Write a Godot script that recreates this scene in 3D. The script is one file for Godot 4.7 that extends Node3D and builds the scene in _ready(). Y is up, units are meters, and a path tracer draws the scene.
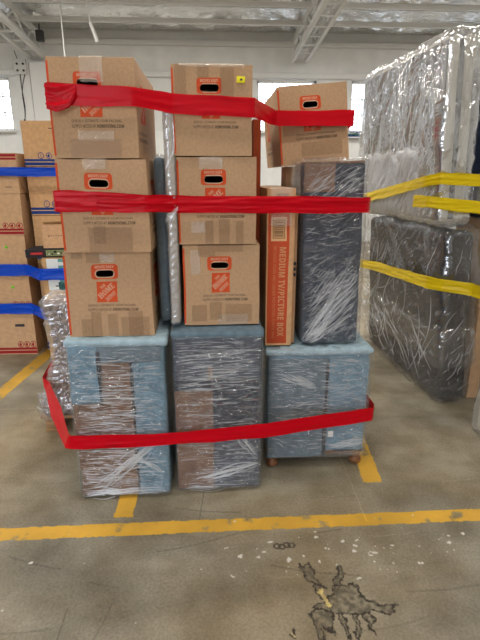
extends Node3D

# ---------------------------------------------------------------- helpers
var M := {}
var taken := {}
var rng := RandomNumberGenerator.new()
var dent := FastNoiseLite.new()
var ridge := FastNoiseLite.new()
var soft := FastNoiseLite.new()
var sans: SystemFont
var sans_bold: SystemFont
var serif_bold: SystemFont

func numbered(called: String) -> String:
	if not taken.has(called):
		taken[called] = 0
		return called
	taken[called] += 1
	return "%s_%03d" % [called, taken[called]]

func thing(called: String, label: String, category: String, at: Vector3, turn_deg := Vector3.ZERO, group := "") -> Node3D:
	var o := Node3D.new()
	o.name = numbered(called)
	add_child(o)
	o.position = at
	o.rotation_degrees = turn_deg
	o.set_meta("label", label)
	o.set_meta("category", category)
	if group != "":
		o.set_meta("group", group)
	return o

func struct(called: String) -> Node3D:
	var o := Node3D.new()
	o.name = called
	add_child(o)
	o.set_meta("kind", "structure")
	return o

func part(mesh: Mesh, called: String, mat, parent: Node3D, at := Vector3.ZERO, turn_deg := Vector3.ZERO, label := "") -> MeshInstance3D:
	var o := MeshInstance3D.new()
	o.mesh = mesh
	o.name = called
	if mat is Material:
		o.material_override = mat
	elif mat is Array:
		for i in mat.size():
			mesh.surface_set_material(i, mat[i])
	parent.add_child(o, true)
	o.position = at
	o.rotation_degrees = turn_deg
	if label != "":
		o.set_meta("label", label)
	return o

func srgb(r: int, g: int, b: int, a := 1.0) -> Color:
	return Color(r / 255.0, g / 255.0, b / 255.0, a)

func mat(called: String, c: Color, rough := 0.8, metal := 0.0, spec := 0.5) -> StandardMaterial3D:
	var m := StandardMaterial3D.new()
	m.resource_name = called
	m.albedo_color = c
	m.roughness = rough
	m.metallic = metal
	m.metallic_specular = spec
	M[called] = m
	return m

func film(called: String, c: Color, alpha: float, rough := 0.14) -> StandardMaterial3D:
	var m := mat(called, Color(c.r, c.g, c.b, alpha), rough, 0.0, 1.0)
	m.transparency = BaseMaterial3D.TRANSPARENCY_ALPHA
	m.cull_mode = BaseMaterial3D.CULL_DISABLED
	return m

func noise(seed_: int, freq: float, oct := 3, ridged := false, warp := 0.0) -> FastNoiseLite:
	var n := FastNoiseLite.new()
	n.seed = seed_
	n.noise_type = FastNoiseLite.TYPE_SIMPLEX_SMOOTH
	n.frequency = freq
	n.fractal_type = FastNoiseLite.FRACTAL_RIDGED if ridged else FastNoiseLite.FRACTAL_FBM
	n.fractal_octaves = oct
	if warp > 0.0:
		n.domain_warp_enabled = true
		n.domain_warp_amplitude = warp
		n.domain_warp_frequency = freq * 0.6
	return n

func noise_tex(n: FastNoiseLite, size := 512, c0 := Color.BLACK, c1 := Color.WHITE) -> NoiseTexture2D:
	var t := NoiseTexture2D.new()
	t.width = size
	t.height = size
	t.seamless = true
	t.noise = n
	var g := Gradient.new()
	g.set_color(0, c0)
	g.set_color(1, c1)
	t.color_ramp = g
	return t

# one face of a box: o corner, eu to the right and ev up as seen from outside
func face(st: SurfaceTool, o: Vector3, eu: Vector3, ev: Vector3, us: Array, vs: Array, move: Callable) -> void:
	var pts := []
	for v in vs:
		var row := []
		for u in us:
			row.append(move.call(o + eu * u + ev * v))
		pts.append(row)
	for j in vs.size() - 1:
		for i in us.size() - 1:
			var q := [[i, j], [i, j + 1], [i + 1, j + 1], [i, j], [i + 1, j + 1], [i + 1, j]]
			for k in q:
				st.set_uv(Vector2(us[k[0]], 1.0 - vs[k[1]]))
				st.add_vertex(pts[k[1]][k[0]])

func steps(n: int) -> Array:
	var a := []
	for i in n + 1:
		a.append(float(i) / n)
	return a

func edge_steps(length: float, r: float, cell: float, k := 3) -> Array:
	var a := []
	var e := r / length
	for i in k:
		a.append(e * i / k)
	var n: int = max(1, int(round((length - 2 * r) / cell)))
	for i in n + 1:
		a.append(e + (1.0 - 2 * e) * i / n)
	for i in k:
		a.append(1.0 - e + e * (i + 1) / k)
	return a

# a rounded box, base centre at the origin, its surface moved along the normal by bump(p, n)
func soft_box(s: Vector3, r: float, cell: float, bump = null, k := 3) -> ArrayMesh:
	var st := SurfaceTool.new()
	st.begin(Mesh.PRIMITIVE_TRIANGLES)
	soft_box_into(st, s, r, cell, bump, k, Vector3.ZERO)
	st.generate_normals()
	return st.commit()

func soft_box_into(st: SurfaceTool, s: Vector3, r: float, cell: float, bump, k: int, at: Vector3) -> void:
	var c := Vector3(0, s.y / 2, 0)
	var inner := s / 2 - Vector3.ONE * r
	var move := func(p: Vector3) -> Vector3:
		var q: Vector3 = p - c
		var core := Vector3(clampf(q.x, -inner.x, inner.x), clampf(q.y, -inner.y, inner.y), clampf(q.z, -inner.z, inner.z))
		var n: Vector3 = (q - core).normalized()
		var w: Vector3 = core + n * r + c
		if bump != null:
			w += n * float(bump.call(w, n))
		return w + at
	var X := edge_steps(s.x, r, cell, k)
	var Y := edge_steps(s.y, r, cell, k)
	var Z := edge_steps(s.z, r, cell, k)
	var a := Vector3(-s.x / 2, 0, -s.z / 2)
	var ex := Vector3(s.x, 0, 0)
	var ey := Vector3(0, s.y, 0)
	var ez := Vector3(0, 0, s.z)
	st.set_smooth_group(0)
	face(st, a + ez, ex, ey, X, Y, move)
	face(st, a + ex, -ex, ey, X, Y, move)
	face(st, a + ex + ez, -ez, ey, Z, Y, move)
	face(st, a, ez, ey, Z, Y, move)
	face(st, a + ey + ez, ex, -ez, X, Z, move)
	face(st, a, ex, ez, X, Z, move)

func bevel_box(s: Vector3, b := 0.004) -> ArrayMesh:
	return soft_box(s, b, 100.0, null, 1)

func box_at(st: SurfaceTool, s: Vector3, at: Vector3, b := 0.003) -> void:
	soft_box_into(st, s, b, 100.0, null, 1, at)

func new_st() -> SurfaceTool:
	var st := SurfaceTool.new()
	st.begin(Mesh.PRIMITIVE_TRIANGLES)
	st.set_smooth_group(0)
	return st

func done(st: SurfaceTool) -> ArrayMesh:
	st.generate_normals()
	return st.commit()

# a bar between two points with a rectangular section
func bar(a: Vector3, b: Vector3, w: float, h: float) -> ArrayMesh:
	var st := new_st()
	bar_into(st, a, b, w, h)
	return done(st)

func bar_into(st: SurfaceTool, a: Vector3, b: Vector3, w: float, h: float) -> void:
	var d := (b - a).normalized()
	var up := Vector3.UP if absf(d.y) < 0.95 else Vector3.RIGHT
	var s := d.cross(up).normalized() * w / 2
	var t := s.cross(d).normalized() * h / 2
	var ring := [s + t, s - t, -s - t, -s + t]
	for i in 4:
		st.set_smooth_group(i)
		var r0: Vector3 = ring[i]
		var r1: Vector3 = ring[(i + 1) % 4]
		for p in [a + r0, b + r0, b + r1, a + r0, b + r1, a + r1]:
			st.add_vertex(p)
	st.set_smooth_group(5)
	for p in [a + ring[0], a + ring[1], a + ring[2], a + ring[0], a + ring[2], a + ring[3]]:
		st.add_vertex(p)
	for p in [b + ring[2], b + ring[1], b + ring[0], b + ring[3], b + ring[2], b + ring[0]]:
		st.add_vertex(p)

# a round tube along points
func tube(pts: Array, r: float, sides := 8) -> ArrayMesh:
	var st := new_st()
	var rings := []
	for i in pts.size():
		var d: Vector3 = (pts[min(i + 1, pts.size() - 1)] - pts[max(i - 1, 0)]).normalized()
		var up := Vector3.UP if absf(d.y) < 0.9 else Vector3.RIGHT
		var s := d.cross(up).normalized()
		var t := s.cross(d).normalized()
		var ring := []
		for k in sides:
			var ang := TAU * k / sides
			ring.append(pts[i] + (s * cos(ang) + t * sin(ang)) * r)
		rings.append(ring)
	for i in pts.size() - 1:
		for k in sides:
			var k1 := (k + 1) % sides
			for p in [rings[i][k1], rings[i + 1][k1], rings[i + 1][k], rings[i][k1], rings[i + 1][k], rings[i][k]]:
				st.add_vertex(p)
	return done(st)

# a turned shape: profile of (radius, height)
func lathe(profile: Array, sides := 20) -> ArrayMesh:
	var st := new_st()
	for i in profile.size() - 1:
		for k in sides:
			var a0 := TAU * k / sides
			var a1 := TAU * (k + 1) / sides
			var p: Vector2 = profile[i]
			var q: Vector2 = profile[i + 1]
			var v00 := Vector3(cos(a0) * p.x, p.y, sin(a0) * p.x)
			var v01 := Vector3(cos(a1) * p.x, p.y, sin(a1) * p.x)
			var v10 := Vector3(cos(a0) * q.x, q.y, sin(a0) * q.x)
			var v11 := Vector3(cos(a1) * q.x, q.y, sin(a1) * q.x)
			for w in [v00, v11, v01, v00, v10, v11]:
				st.add_vertex(w)
	return done(st)

# a ribbon of tape through control points [centre, half width]; folds run along it
func ribbon(ctrl: Array, cell: float, fold: float, seed_: int, across := 10) -> ArrayMesh:
	var n1 := noise(seed_, 2.2, 3)
	var pts := []
	var hw := []
	var ups := []
	for i in ctrl.size() - 1:
		var a: Vector3 = ctrl[i][0]
		var b: Vector3 = ctrl[i + 1][0]
		var n: int = max(1, int(round(a.distance_to(b) / cell)))
		for k in n:
			pts.append(a.lerp(b, float(k) / n))
			hw.append(lerpf(ctrl[i][1], ctrl[i + 1][1], float(k) / n))
			var ua: Vector3 = ctrl[i][2] if ctrl[i].size() > 2 else Vector3.UP
			var ub: Vector3 = ctrl[i + 1][2] if ctrl[i + 1].size() > 2 else Vector3.UP
			ups.append(ua.lerp(ub, float(k) / n).normalized())
	pts.append(ctrl[-1][0])
	hw.append(ctrl[-1][1])
	ups.append(ctrl[-1][2] if ctrl[-1].size() > 2 else Vector3.UP)
	var rows := []
	var along := 0.0
	for i in pts.size():
		if i > 0:
			along += pts[i].distance_to(pts[i - 1])
		var d: Vector3 = pts[min(i + 1, pts.size() - 1)] - pts[max(i - 1, 0)]
		var out := Vector3(-d.z, 0, d.x).normalized()
		var row := []
		for j in across + 1:
			var t := 2.0 * j / across - 1.0
			var w := fold * n1.get_noise_3d(along * 0.5, t * 1.6, 3.0) + fold * 0.4 * n1.get_noise_3d(along * 4.0, t * 1.1, 9.0)
			row.append(pts[i] + ups[i] * t * (hw[i] + 0.006 * n1.get_noise_2d(along * 1.3, 40.0 + signf(t) * 10.0)) + out * (absf(w) + 0.0005))
		rows.append(row)
	var st := new_st()
	for i in rows.size() - 1:
		for j in across:
			for p in [rows[i][j], rows[i][j + 1], rows[i + 1][j + 1], rows[i][j], rows[i + 1][j + 1], rows[i + 1][j]]:
				st.add_vertex(p)
	return done(st)

# ---------------------------------------------------------------- printing on cardboard
func blank(w: int, h: int, c: Color, seed_: int, amount := 0.05) -> Image:
	var n := noise(seed_, 0.02, 4)
	var g: Image = n.get_image(w, h)
	g.convert(Image.FORMAT_RGB8)
	var fine := noise(seed_ + 5, 0.25, 2)
	var f: Image = fine.get_image(w, h)
	f.convert(Image.FORMAT_RGB8)
	var a := g.get_data()
	var b := f.get_data()
	var out := PackedByteArray()
	out.resize(w * h * 3)
	for i in w * h:
		var k := 1.0 + amount * (a[i * 3] / 127.5 - 1.0) + amount * 0.5 * (b[i * 3] / 127.5 - 1.0)
		out[i * 3] = clampi(int(c.r8 * k), 0, 255)
		out[i * 3 + 1] = clampi(int(c.g8 * k), 0, 255)
		out[i * 3 + 2] = clampi(int(c.b8 * k), 0, 255)
	return Image.create_from_data(w, h, false, Image.FORMAT_RGB8, out)

func tri_fill(img: Image, a: Vector2, b: Vector2, c: Vector2, col: Color, clip := Rect2i()) -> void:
	var x0 := int(floor(minf(a.x, minf(b.x, c.x))))
	var x1 := int(ceil(maxf(a.x, maxf(b.x, c.x))))
	var y0 := int(floor(minf(a.y, minf(b.y, c.y))))
	var y1 := int(ceil(maxf(a.y, maxf(b.y, c.y))))
	var lim := clip if clip.size.x > 0 else Rect2i(0, 0, img.get_width(), img.get_height())
	x0 = maxi(x0, lim.position.x)
	y0 = maxi(y0, lim.position.y)
	x1 = mini(x1, lim.end.x - 1)
	y1 = mini(y1, lim.end.y - 1)
	var area := (b - a).cross(c - a)
	if absf(area) < 1e-6:
		return
	for y in range(y0, y1 + 1):
		for x in range(x0, x1 + 1):
			var p := Vector2(x + 0.5, y + 0.5)
			var w0 := (b - a).cross(p - a) / area
			var w1 := (c - b).cross(p - b) / area
			var w2 := (a - c).cross(p - c) / area
			if w0 >= -0.01 and w1 >= -0.01 and w2 >= -0.01:
				img.set_pixel(x, y, col)

# text stretched to size (px) with its centre at c, turned by deg
func write(img: Image, text: String, font: Font, c: Vector2, size: Vector2, deg: float, col: Color, clip := Rect2i()) -> void:
	var tm := TextMesh.new()
	tm.text = text
	tm.font = font
	tm.font_size = 64
	tm.depth = 0.0
	tm.pixel_size = 0.01
	var arr := tm.get_mesh_arrays()
	var v: PackedVector3Array = arr[Mesh.ARRAY_VERTEX]
	var idx = arr[Mesh.ARRAY_INDEX]
	if v.size() == 0:
		return
	var lo := Vector2(1e9, 1e9)
	var hi := -lo
	for p in v:
		lo = lo.min(Vector2(p.x, p.y))
		hi = hi.max(Vector2(p.x, p.y))
	var mid := (lo + hi) / 2
	var sc := Vector2(size.x / (hi.x - lo.x), size.y / (hi.y - lo.y))
	var rot := deg_to_rad(deg)
	var q := PackedVector2Array()
	for p in v:
		var w := (Vector2(p.x, p.y) - mid) * sc
		q.append(c + Vector2(w.x, -w.y).rotated(rot))
	var n: int = idx.size() if idx != null and idx.size() > 0 else v.size()
	for i in range(0, n - 2, 3):
		var ia: int = idx[i] if idx != null and idx.size() > 0 else i
		var ib: int = idx[i + 1] if idx != null and idx.size() > 0 else i + 1
		var ic: int = idx[i + 2] if idx != null and idx.size() > 0 else i + 2
		tri_fill(img, q[ia], q[ib], q[ic], col, clip)

func round_rect(img: Image, r: Rect2i, rad: float, col: Color) -> void:
	for y in range(maxi(0, r.position.y), mini(img.get_height(), r.end.y)):
		for x in range(maxi(0, r.position.x), mini(img.get_width(), r.end.x)):
			var dx := maxf(maxf(r.position.x + rad - x, x - (r.end.x - 1 - rad)), 0.0)
			var dy := maxf(maxf(r.position.y + rad - y, y - (r.end.y - 1 - rad)), 0.0)
			if dx * dx + dy * dy <= rad * rad:
				img.set_pixel(x, y, col)

func disc(img: Image, c: Vector2, r0: float, r1: float, col: Color) -> void:
	for y in range(int(c.y - r1), int(c.y + r1) + 1):
		for x in range(int(c.x - r1), int(c.x + r1) + 1):
			if x < 0 or y < 0 or x >= img.get_width() or y >= img.get_height():
				continue
			var d := Vector2(x, y).distance_to(c)
			if d <= r1 and d >= r0:
				img.set_pixel(x, y, col)

func tex_mat(called: String, img: Image, rough := 0.75, mips := true) -> StandardMaterial3D:
	if mips:
		img.generate_mipmaps()
	var m := mat(called, Color.WHITE, rough, 0.0, 0.35)
	m.albedo_texture = ImageTexture.create_from_image(img)
	return m

func logo(img: Image, c: Vector2, s: float, orange: Color, kraft: Color, turn := 0.0) -> void:
	var r := Rect2i(int(c.x - s / 2), int(c.y - s / 2), int(s), int(s))
	img.fill_rect(r, orange)
	var t := turn - 40.0
	var up := Vector2(0, -1).rotated(deg_to_rad(t))
	write(img, "THE", serif_bold, c + up * s * 0.33 + Vector2(s * 0.02, 0).rotated(deg_to_rad(t)), Vector2(s * 0.30, s * 0.13), t, kraft, r)
	write(img, "HOME", serif_bold, c + up * s * 0.06, Vector2(s * 0.92, s * 0.27), t, kraft, r)
	write(img, "DEPOT", serif_bold, c - up * s * 0.28, Vector2(s * 0.60, s * 0.19), t, kraft, r)

var KRAFT := srgb(184, 150, 116)
var ORANGE := srgb(202, 78, 38)

func make_prints() -> void:
	var k2 := srgb(206, 174, 146)
	var ink := srgb(40, 34, 38)
	# front of the moving box
	var S := 1024
	var im := blank(S, S, KRAFT, 11)
	im.fill_rect(Rect2i(0, 40, 26, 960), ORANGE)
	round_rect(im, Rect2i(310, 140, 325, 178), 40, ORANGE)
	round_rect(im, Rect2i(352, 200, 244, 104), 52, k2)
	write(im, "MOVES EASY", sans_bold, Vector2(472, 172), Vector2(230, 34), 0, k2)
	logo(im, Vector2(492, 472), 250, ORANGE, k2)
	write(im, "QUICKLY ESTIMATE YOUR PACKING", sans, Vector2(545, 638), Vector2(580, 34), 0, ink)
	write(im, "SUPPLY NEEDS AT", sans, Vector2(398, 688), Vector2(284, 34), 0, ink)
	write(im, "HDMOVING.COM", sans_bold, Vector2(704, 688), Vector2(306, 36), 0, srgb(30, 26, 30))
	tex_mat("carton_front", im)
	# long side of the moving box: u runs from the front edge for the right hand side
	im = blank(1024, 512, KRAFT, 12)
	logo(im, Vector2(300, 210), 200, ORANGE, k2)
	write(im, "LARGE BOX", sans_bold, Vector2(640, 150), Vector2(360, 70), 0, ORANGE)
	write(im, "QUICKLY ESTIMATE YOUR PACKING", sans, Vector2(300, 370), Vector2(360, 22), 0, ink)
	write(im, "SUPPLY NEEDS AT HDMOVING.COM", sans_bold, Vector2(300, 405), Vector2(360, 22), 0, ink)
	tex_mat("carton_side", im)
	im = blank(512, 512, KRAFT, 13)
	tex_mat("kraft", im)
	im = blank(512, 512, srgb(202, 160, 112), 14)
	tex_mat("kraft_yellow", im)
	# narrow end of the television box
	im = blank(192, 1024, srgb(200, 156, 114), 15)
	var w := 192
	im.fill_rect(Rect2i(10, 150, 146, 860), srgb(190, 78, 44))
	im.fill_rect(Rect2i(30, 172, 108, 150), srgb(214, 170, 124))
	im.fill_rect(Rect2i(42, 188, 84, 118), srgb(150, 110, 72))
	im.fill_rect(Rect2i(48, 194, 72, 106), srgb(206, 160, 114))
	for i in 22:
		rng.seed = 100 + i
		var y := 200 + i * 4.4
		im.fill_rect(Rect2i(52, int(y), 64, 1 + rng.randi() % 3), srgb(96, 72, 48))
	write(im, "MEDIUM TV/PICTURE BOX", sans_bold, Vector2(112, 660), Vector2(600, 46), 90, srgb(200, 146, 104))
	write(im, "INCLUDES: FOAM AND CORNER PROTECTORS, PLASTIC BAG", sans, Vector2(56, 660), Vector2(620, 22), 90, srgb(200, 132, 90))
	for i in 16:
		rng.seed = 300 + i
		im.fill_rect(Rect2i(62 + i * 5, 30, 2 + rng.randi() % 3, 100), srgb(60, 52, 46))
	tex_mat("television_end", im)
	tex_mat("orange_board", blank(128, 512, srgb(150, 66, 34), 16))
	im = blank(64, 1024, srgb(186, 146, 110), 17)
	for i in 3:
		im.fill_rect(Rect2i(6, 440 + i * 38, 50, 24), srgb(40, 46, 66))
	tex_mat("narrow_mark", im)
	# boxes of the neighbouring load: stripes and round marks in red or in blue
	for k in 2:
		var c: Color = [srgb(150, 30, 36), srgb(34, 62, 128)][k]
		im = blank(512, 384, [srgb(198, 160, 122), srgb(206, 164, 118)][k], 20 + k)
		im.fill_rect(Rect2i(0, 322, 512, 20), c)
		im.fill_rect(Rect2i(0, 350, 512, 26), c)
		for q in ([360, 420, 480] if k == 0 else [150, 226, 420]):
			disc(im, Vector2(q, 292), 22, 28, c)
			if q != 150:
				disc(im, Vector2(q - 4, 294), 0, 12, c)
				im.fill_rect(Rect2i(q - 3, 276, 8, 34), c)
			else:
				im.fill_rect(Rect2i(q - 2, 280, 4, 26), c)
		im.fill_rect(Rect2i(250 if k == 1 else 60, 60, 60, 7), srgb(70, 60, 60))
		tex_mat(["carton_red", "carton_blue"][k], im)
	# small plain carton with faint lettering too worn to read
	im = blank(256, 256, srgb(206, 164, 124), 25)
	for i in 11:
		rng.seed = 60 + i
		im.fill_rect(Rect2i(38 + i * 17, 118 + rng.randi() % 6, 9, 5 + rng.randi() % 10), srgb(96, 72, 60))
	im.fill_rect(Rect2i(150, 146, 60, 5), srgb(120, 92, 76))
	tex_mat("small_carton", im)
	# long dark package
	im = Image.create(512, 96, false, Image.FORMAT_RGB8)
	im.fill(srgb(28, 28, 26))
	im.fill_rect(Rect2i(30, 18, 140, 60), srgb(60, 16, 18))
	im.fill_rect(Rect2i(42, 36, 112, 24), srgb(196, 50, 48))
	im.fill_rect(Rect2i(190, 10, 306, 74), srgb(142, 148, 98))
	im.fill_rect(Rect2i(198, 18, 290, 58), srgb(120, 128, 84))
	for i in 9:
		rng.seed = 80 + i
		disc(im, Vector2(220 + i * 30, 30 + rng.randi() % 36), 0, 6 + rng.randi() % 10, srgb(30, 32, 26) if i % 3 else srgb(220, 220, 205))
	tex_mat("dark_package", im, 0.5)
	# white picture panel of the tree box
	im = blank(512, 768, srgb(232, 236, 232), 27, 0.02)
	im.fill_rect(Rect2i(150, 0, 170, 768), srgb(92, 158, 152))
	for i in 9:
		im.fill_rect(Rect2i(165 + i * 17, 0, 4, 768), srgb(120, 182, 174))
	disc(im, Vector2(400, 90), 0, 40, srgb(150, 200, 190))
	disc(im, Vector2(180, 120), 0, 44, srgb(226, 230, 226))
	tri_fill(im, Vector2(130, 560), Vector2(130, 760), Vector2(470, 660), srgb(34, 84, 82))
	for i in 60:
		rng.seed = 500 + i
		var tx := rng.randf()
		var p := Vector2(140 + tx * 300, 660 + (rng.randf() - 0.5) * 170 * (1.0 - tx))
		disc(im, p, 0, 6, srgb(110, 160, 150))
	im.fill_rect(Rect2i(90, 645, 44, 28), srgb(70, 80, 76))
	tex_mat("tree_panel", im, 0.45)

# ---------------------------------------------------------------- the floor's paint and stains
func floor_image() -> Image:
	var N := 2048
	var W := 9.0
	var big := noise(3, 0.0022, 4, false, 60.0).get_image(N, N)
	var midn := noise(4, 0.012, 5).get_image(N, N)
	var fine := noise(5, 0.3, 3).get_image(N, N)
	var trowel := noise(7, 0.03, 4).get_image(N / 4, N)
	trowel.resize(N, N, Image.INTERPOLATE_CUBIC)
	var brush := noise(6, 0.006, 4)
	for x in [big, midn, fine, trowel]:
		x.convert(Image.FORMAT_L8)
	var b := big.get_data()
	var m := midn.get_data()
	var f := fine.get_data()
	var tw := trowel.get_data()
	var out := PackedByteArray()
	out.resize(N * N * 3)
	for i in N * N:
		var vb := b[i] / 127.5 - 1.0
		var vm := m[i] / 127.5 - 1.0
		var vf := f[i] / 127.5 - 1.0
		var k := 1.0 + 0.13 * vb + 0.19 * vm + 0.12 * vf + 0.06 * (tw[i] / 127.5 - 1.0)
		var warm := 0.04 * vb - 0.03 * vm
		out[i * 3] = clampi(int(130 * (k + warm)), 0, 255)
		out[i * 3 + 1] = clampi(int(121 * k), 0, 255)
		out[i * 3 + 2] = clampi(int(102 * (k - warm * 1.6)), 0, 255)
	var im := Image.create_from_data(N, N, false, Image.FORMAT_RGB8, out)
	# rubber scuffs: long thin darker strokes
	rng.seed = 42
	for s in 200:
		var p := Vector2(rng.randf_range(500, 1900), rng.randf_range(1200, 2040))
		var ang := rng.randf_range(-0.35, 0.35) + (PI / 2 if rng.randf() < 0.2 else 0.0)
		var ln := rng.randf_range(15, 120)
		var wide := rng.randf_range(0.6, 1.6)
		var dark := rng.randf_range(0.86, 0.96) if rng.randf() < 0.75 else 1.08
		var d := Vector2(cos(ang), sin(ang))
		for t in int(ln):
			var q := p + d * t + Vector2(0, sin(t * 0.05) * 2)
			for w in int(ceil(wide)):
				tint(im, int(q.x), int(q.y) + w, dark)
	# painted lines, worn through where the noise says
	var yellow := srgb(216, 166, 56)
	var chip := noise(9, 0.03, 5)
	paint_quad(im, [Vector2(-4.5, -1.956), Vector2(4.5, -1.956), Vector2(4.5, -1.872), Vector2(-4.5, -1.872)], yellow, chip, W)
	paint_quad(im, [Vector2(-0.485, -2.9), Vector2(-0.40, -2.9), Vector2(-0.41, -2.0), Vector2(-0.50, -2.0)], yellow, chip, W)
	paint_quad(im, [Vector2(0.885, -3.0), Vector2(0.985, -3.0), Vector2(0.905, -2.2), Vector2(0.80, -2.2)], yellow, chip, W)
	paint_quad(im, [Vector2(-1.56, -4.8), Vector2(-1.43, -4.8), Vector2(-1.60, -3.2), Vector2(-1.71, -3.2)], yellow.darkened(0.12), chip, W)
	# joint filler
	for t in 340:
		var z := -1.9 - t * 0.0044
		tint_at(im, 0.726 + (t * 0.00013), z, 1.16, W)
	for t in 570:
		tint_at(im, -2.6 + t * 0.0044, -3.19, 1.16, W)
	# white drops of paint
	for s in 90:
		var p := Vector2(rng.randf_range(-1.0, 1.5), rng.randf_range(-1.95, -1.35))
		if rng.randf() < 0.8:
			p = Vector2(rng.randfn(0.75, 0.35), rng.randfn(-1.74, 0.09))
		var r := absf(rng.randfn(0, 0.7)) + 0.3
		var q := to_px(p, W)
		for k in (1 if r < 0.9 else 3):
			disc(im, q + Vector2(rng.randf_range(-1.5, 1.5), rng.randf_range(-1, 1)), 0, minf(r, 1.5), srgb(206, 202, 192))
	# old dark adhesive that ran and dried: grey body, blackish rim
	var rim := srgb(52, 46, 38)
	var body := srgb(88, 82, 68)
	var patch := [
		[Vector2(0.345, -1.665), Vector2(0.372, -1.64), Vector2(0.40, -1.665), Vector2(0.405, -1.62), Vector2(0.415, -1.56), Vector2(0.42, -1.50), Vector2(0.405, -1.47), Vector2(0.375, -1.56), Vector2(0.355, -1.61)],
		[Vector2(0.505, -1.645), Vector2(0.525, -1.635), Vector2(0.53, -1.59), Vector2(0.515, -1.55), Vector2(0.47, -1.50), Vector2(0.445, -1.475), Vector2(0.48, -1.56), Vector2(0.495, -1.60)],
		[Vector2(0.46, -1.54), Vector2(0.52, -1.545), Vector2(0.57, -1.53), Vector2(0.575, -1.46), Vector2(0.62, -1.44), Vector2(0.67, -1.445), Vector2(0.70, -1.42), Vector2(0.66, -1.40), Vector2(0.60, -1.405), Vector2(0.50, -1.40), Vector2(0.40, -1.41), Vector2(0.36, -1.43), Vector2(0.40, -1.46), Vector2(0.44, -1.48)],
		[Vector2(0.355, -1.42), Vector2(0.43, -1.42), Vector2(0.43, -1.36), Vector2(0.415, -1.31), Vector2(0.395, -1.36), Vector2(0.385, -1.29), Vector2(0.36, -1.30), Vector2(0.35, -1.36)],
		[Vector2(0.45, -1.41), Vector2(0.485, -1.41), Vector2(0.48, -1.30), Vector2(0.462, -1.30), Vector2(0.455, -1.37)],
		[Vector2(0.50, -1.41), Vector2(0.53, -1.41), Vector2(0.525, -1.32), Vector2(0.51, -1.285), Vector2(0.498, -1.33)],
		[Vector2(0.545, -1.41), Vector2(0.585, -1.41), Vector2(0.58, -1.34), Vector2(0.57, -1.29), Vector2(0.558, -1.35)],
	]
	var wob := noise(31, 0.06, 3)
	for poly in patch:
		poly_blot(im, poly, body, rim, wob, W)
	poly_blot(im, [Vector2(0.405, -1.52), Vector2(0.43, -1.52), Vector2(0.432, -1.47), Vector2(0.455, -1.45), Vector2(0.44, -1.43), Vector2(0.41, -1.44), Vector2(0.413, -1.48)], srgb(206, 184, 118), srgb(170, 150, 96), wob, W)
	poly_blot(im, [Vector2(0.395, -1.535), Vector2(0.44, -1.535), Vector2(0.44, -1.528), Vector2(0.395, -1.528)], rim, rim, wob, W)
	poly_blot(im, [Vector2(0.265, -1.36), Vector2(0.28, -1.35), Vector2(0.285, -1.32), Vector2(0.27, -1.32)], srgb(186, 170, 124), rim, wob, W)
	for k in 4:
		disc(im, to_px(Vector2(0.27 + k * 0.022, -1.765 + 0.006 * sin(k * 2.0)), W), 2.2, 4.0, srgb(74, 66, 56))
	return im

func to_px(p: Vector2, W: float) -> Vector2:
	return Vector2((p.x + 4.5) / W * 2048.0, (p.y + W) / W * 2048.0)

func tint(im: Image, x: int, y: int, k: float) -> void:
	if x < 0 or y < 0 or x >= 2048 or y >= 2048:
		return
	var c := im.get_pixel(x, y)
	im.set_pixel(x, y, Color(c.r * k, c.g * k, c.b * k))

func tint_at(im: Image, x: float, z: float, k: float, W: float) -> void:
	var q := to_px(Vector2(x, z), W)
	tint(im, int(q.x), int(q.y), k)

func paint_quad(im: Image, poly: Array, col: Color, chip: FastNoiseLite, W: float) -> void:
	var pv := PackedVector2Array()
	var lo := Vector2(1e9, 1e9)
	var hi := -lo
	for p in poly:
		var q := to_px(p, W)
		pv.append(q)
		lo = lo.min(q)
		hi = hi.max(q)
	for y in range(maxi(0, int(lo.y) - 3), mini(2048, int(hi.y) + 4)):
		for x in range(maxi(0, int(lo.x) - 3), mini(2048, int(hi.x) + 4)):
			var n := chip.get_noise_2d(x, y)
			var p := Vector2(x + 1.5 * chip.get_noise_2d(x * 1.7, y * 1.7 + 500), y + 1.5 * chip.get_noise_2d(x * 1.7 + 900, y * 1.7))
			if not Geometry2D.is_point_in_polygon(p, pv):
				continue
			var wear := clampf((n - 0.30) * 3.0, 0.0, 0.75) + 0.08 + 0.10 * absf(chip.get_noise_2d(x * 2.3, y * 2.3))
			var c := im.get_pixel(x, y)
			var k := 1.0 + 0.10 * chip.get_noise_2d(x * 0.4, y * 0.4 + 77)
			im.set_pixel(x, y, Color(col.r * k, col.g * k, col.b * k).lerp(c, wear))

func poly_blot(im: Image, poly: Array, body: Color, rim: Color, wob: FastNoiseLite, W: float) -> void:
	var pv := PackedVector2Array()
	var lo := Vector2(1e9, 1e9)
	var hi := -lo
	for p in poly:
		var q := to_px(p, W)
		pv.append(q)
		lo = lo.min(q)
		hi = hi.max(q)
	for y in range(maxi(0, int(lo.y) - 4), mini(2047, int(hi.y) + 5)):
		for x in range(int(lo.x) - 4, int(hi.x) + 5):
			var p := Vector2(x + 5.0 * wob.get_noise_2d(x, y), y + 5.0 * wob.get_noise_2d(x + 300, y))
			if Geometry2D.is_point_in_polygon(p, pv):
				var edge := false
				for o in [Vector2(1.6, 0), Vector2(-1.6, 0), Vector2(0, 1.6), Vector2(0, -1.6)]:
					if not Geometry2D.is_point_in_polygon(p + o, pv):
						edge = true
				var n := wob.get_noise_2d(x * 2.0, y * 2.0)
				im.set_pixel(x, y, rim if edge and n > -0.3 else body.lerp(im.get_pixel(x, y), clampf(0.45 + n, 0.05, 0.85)))

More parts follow.
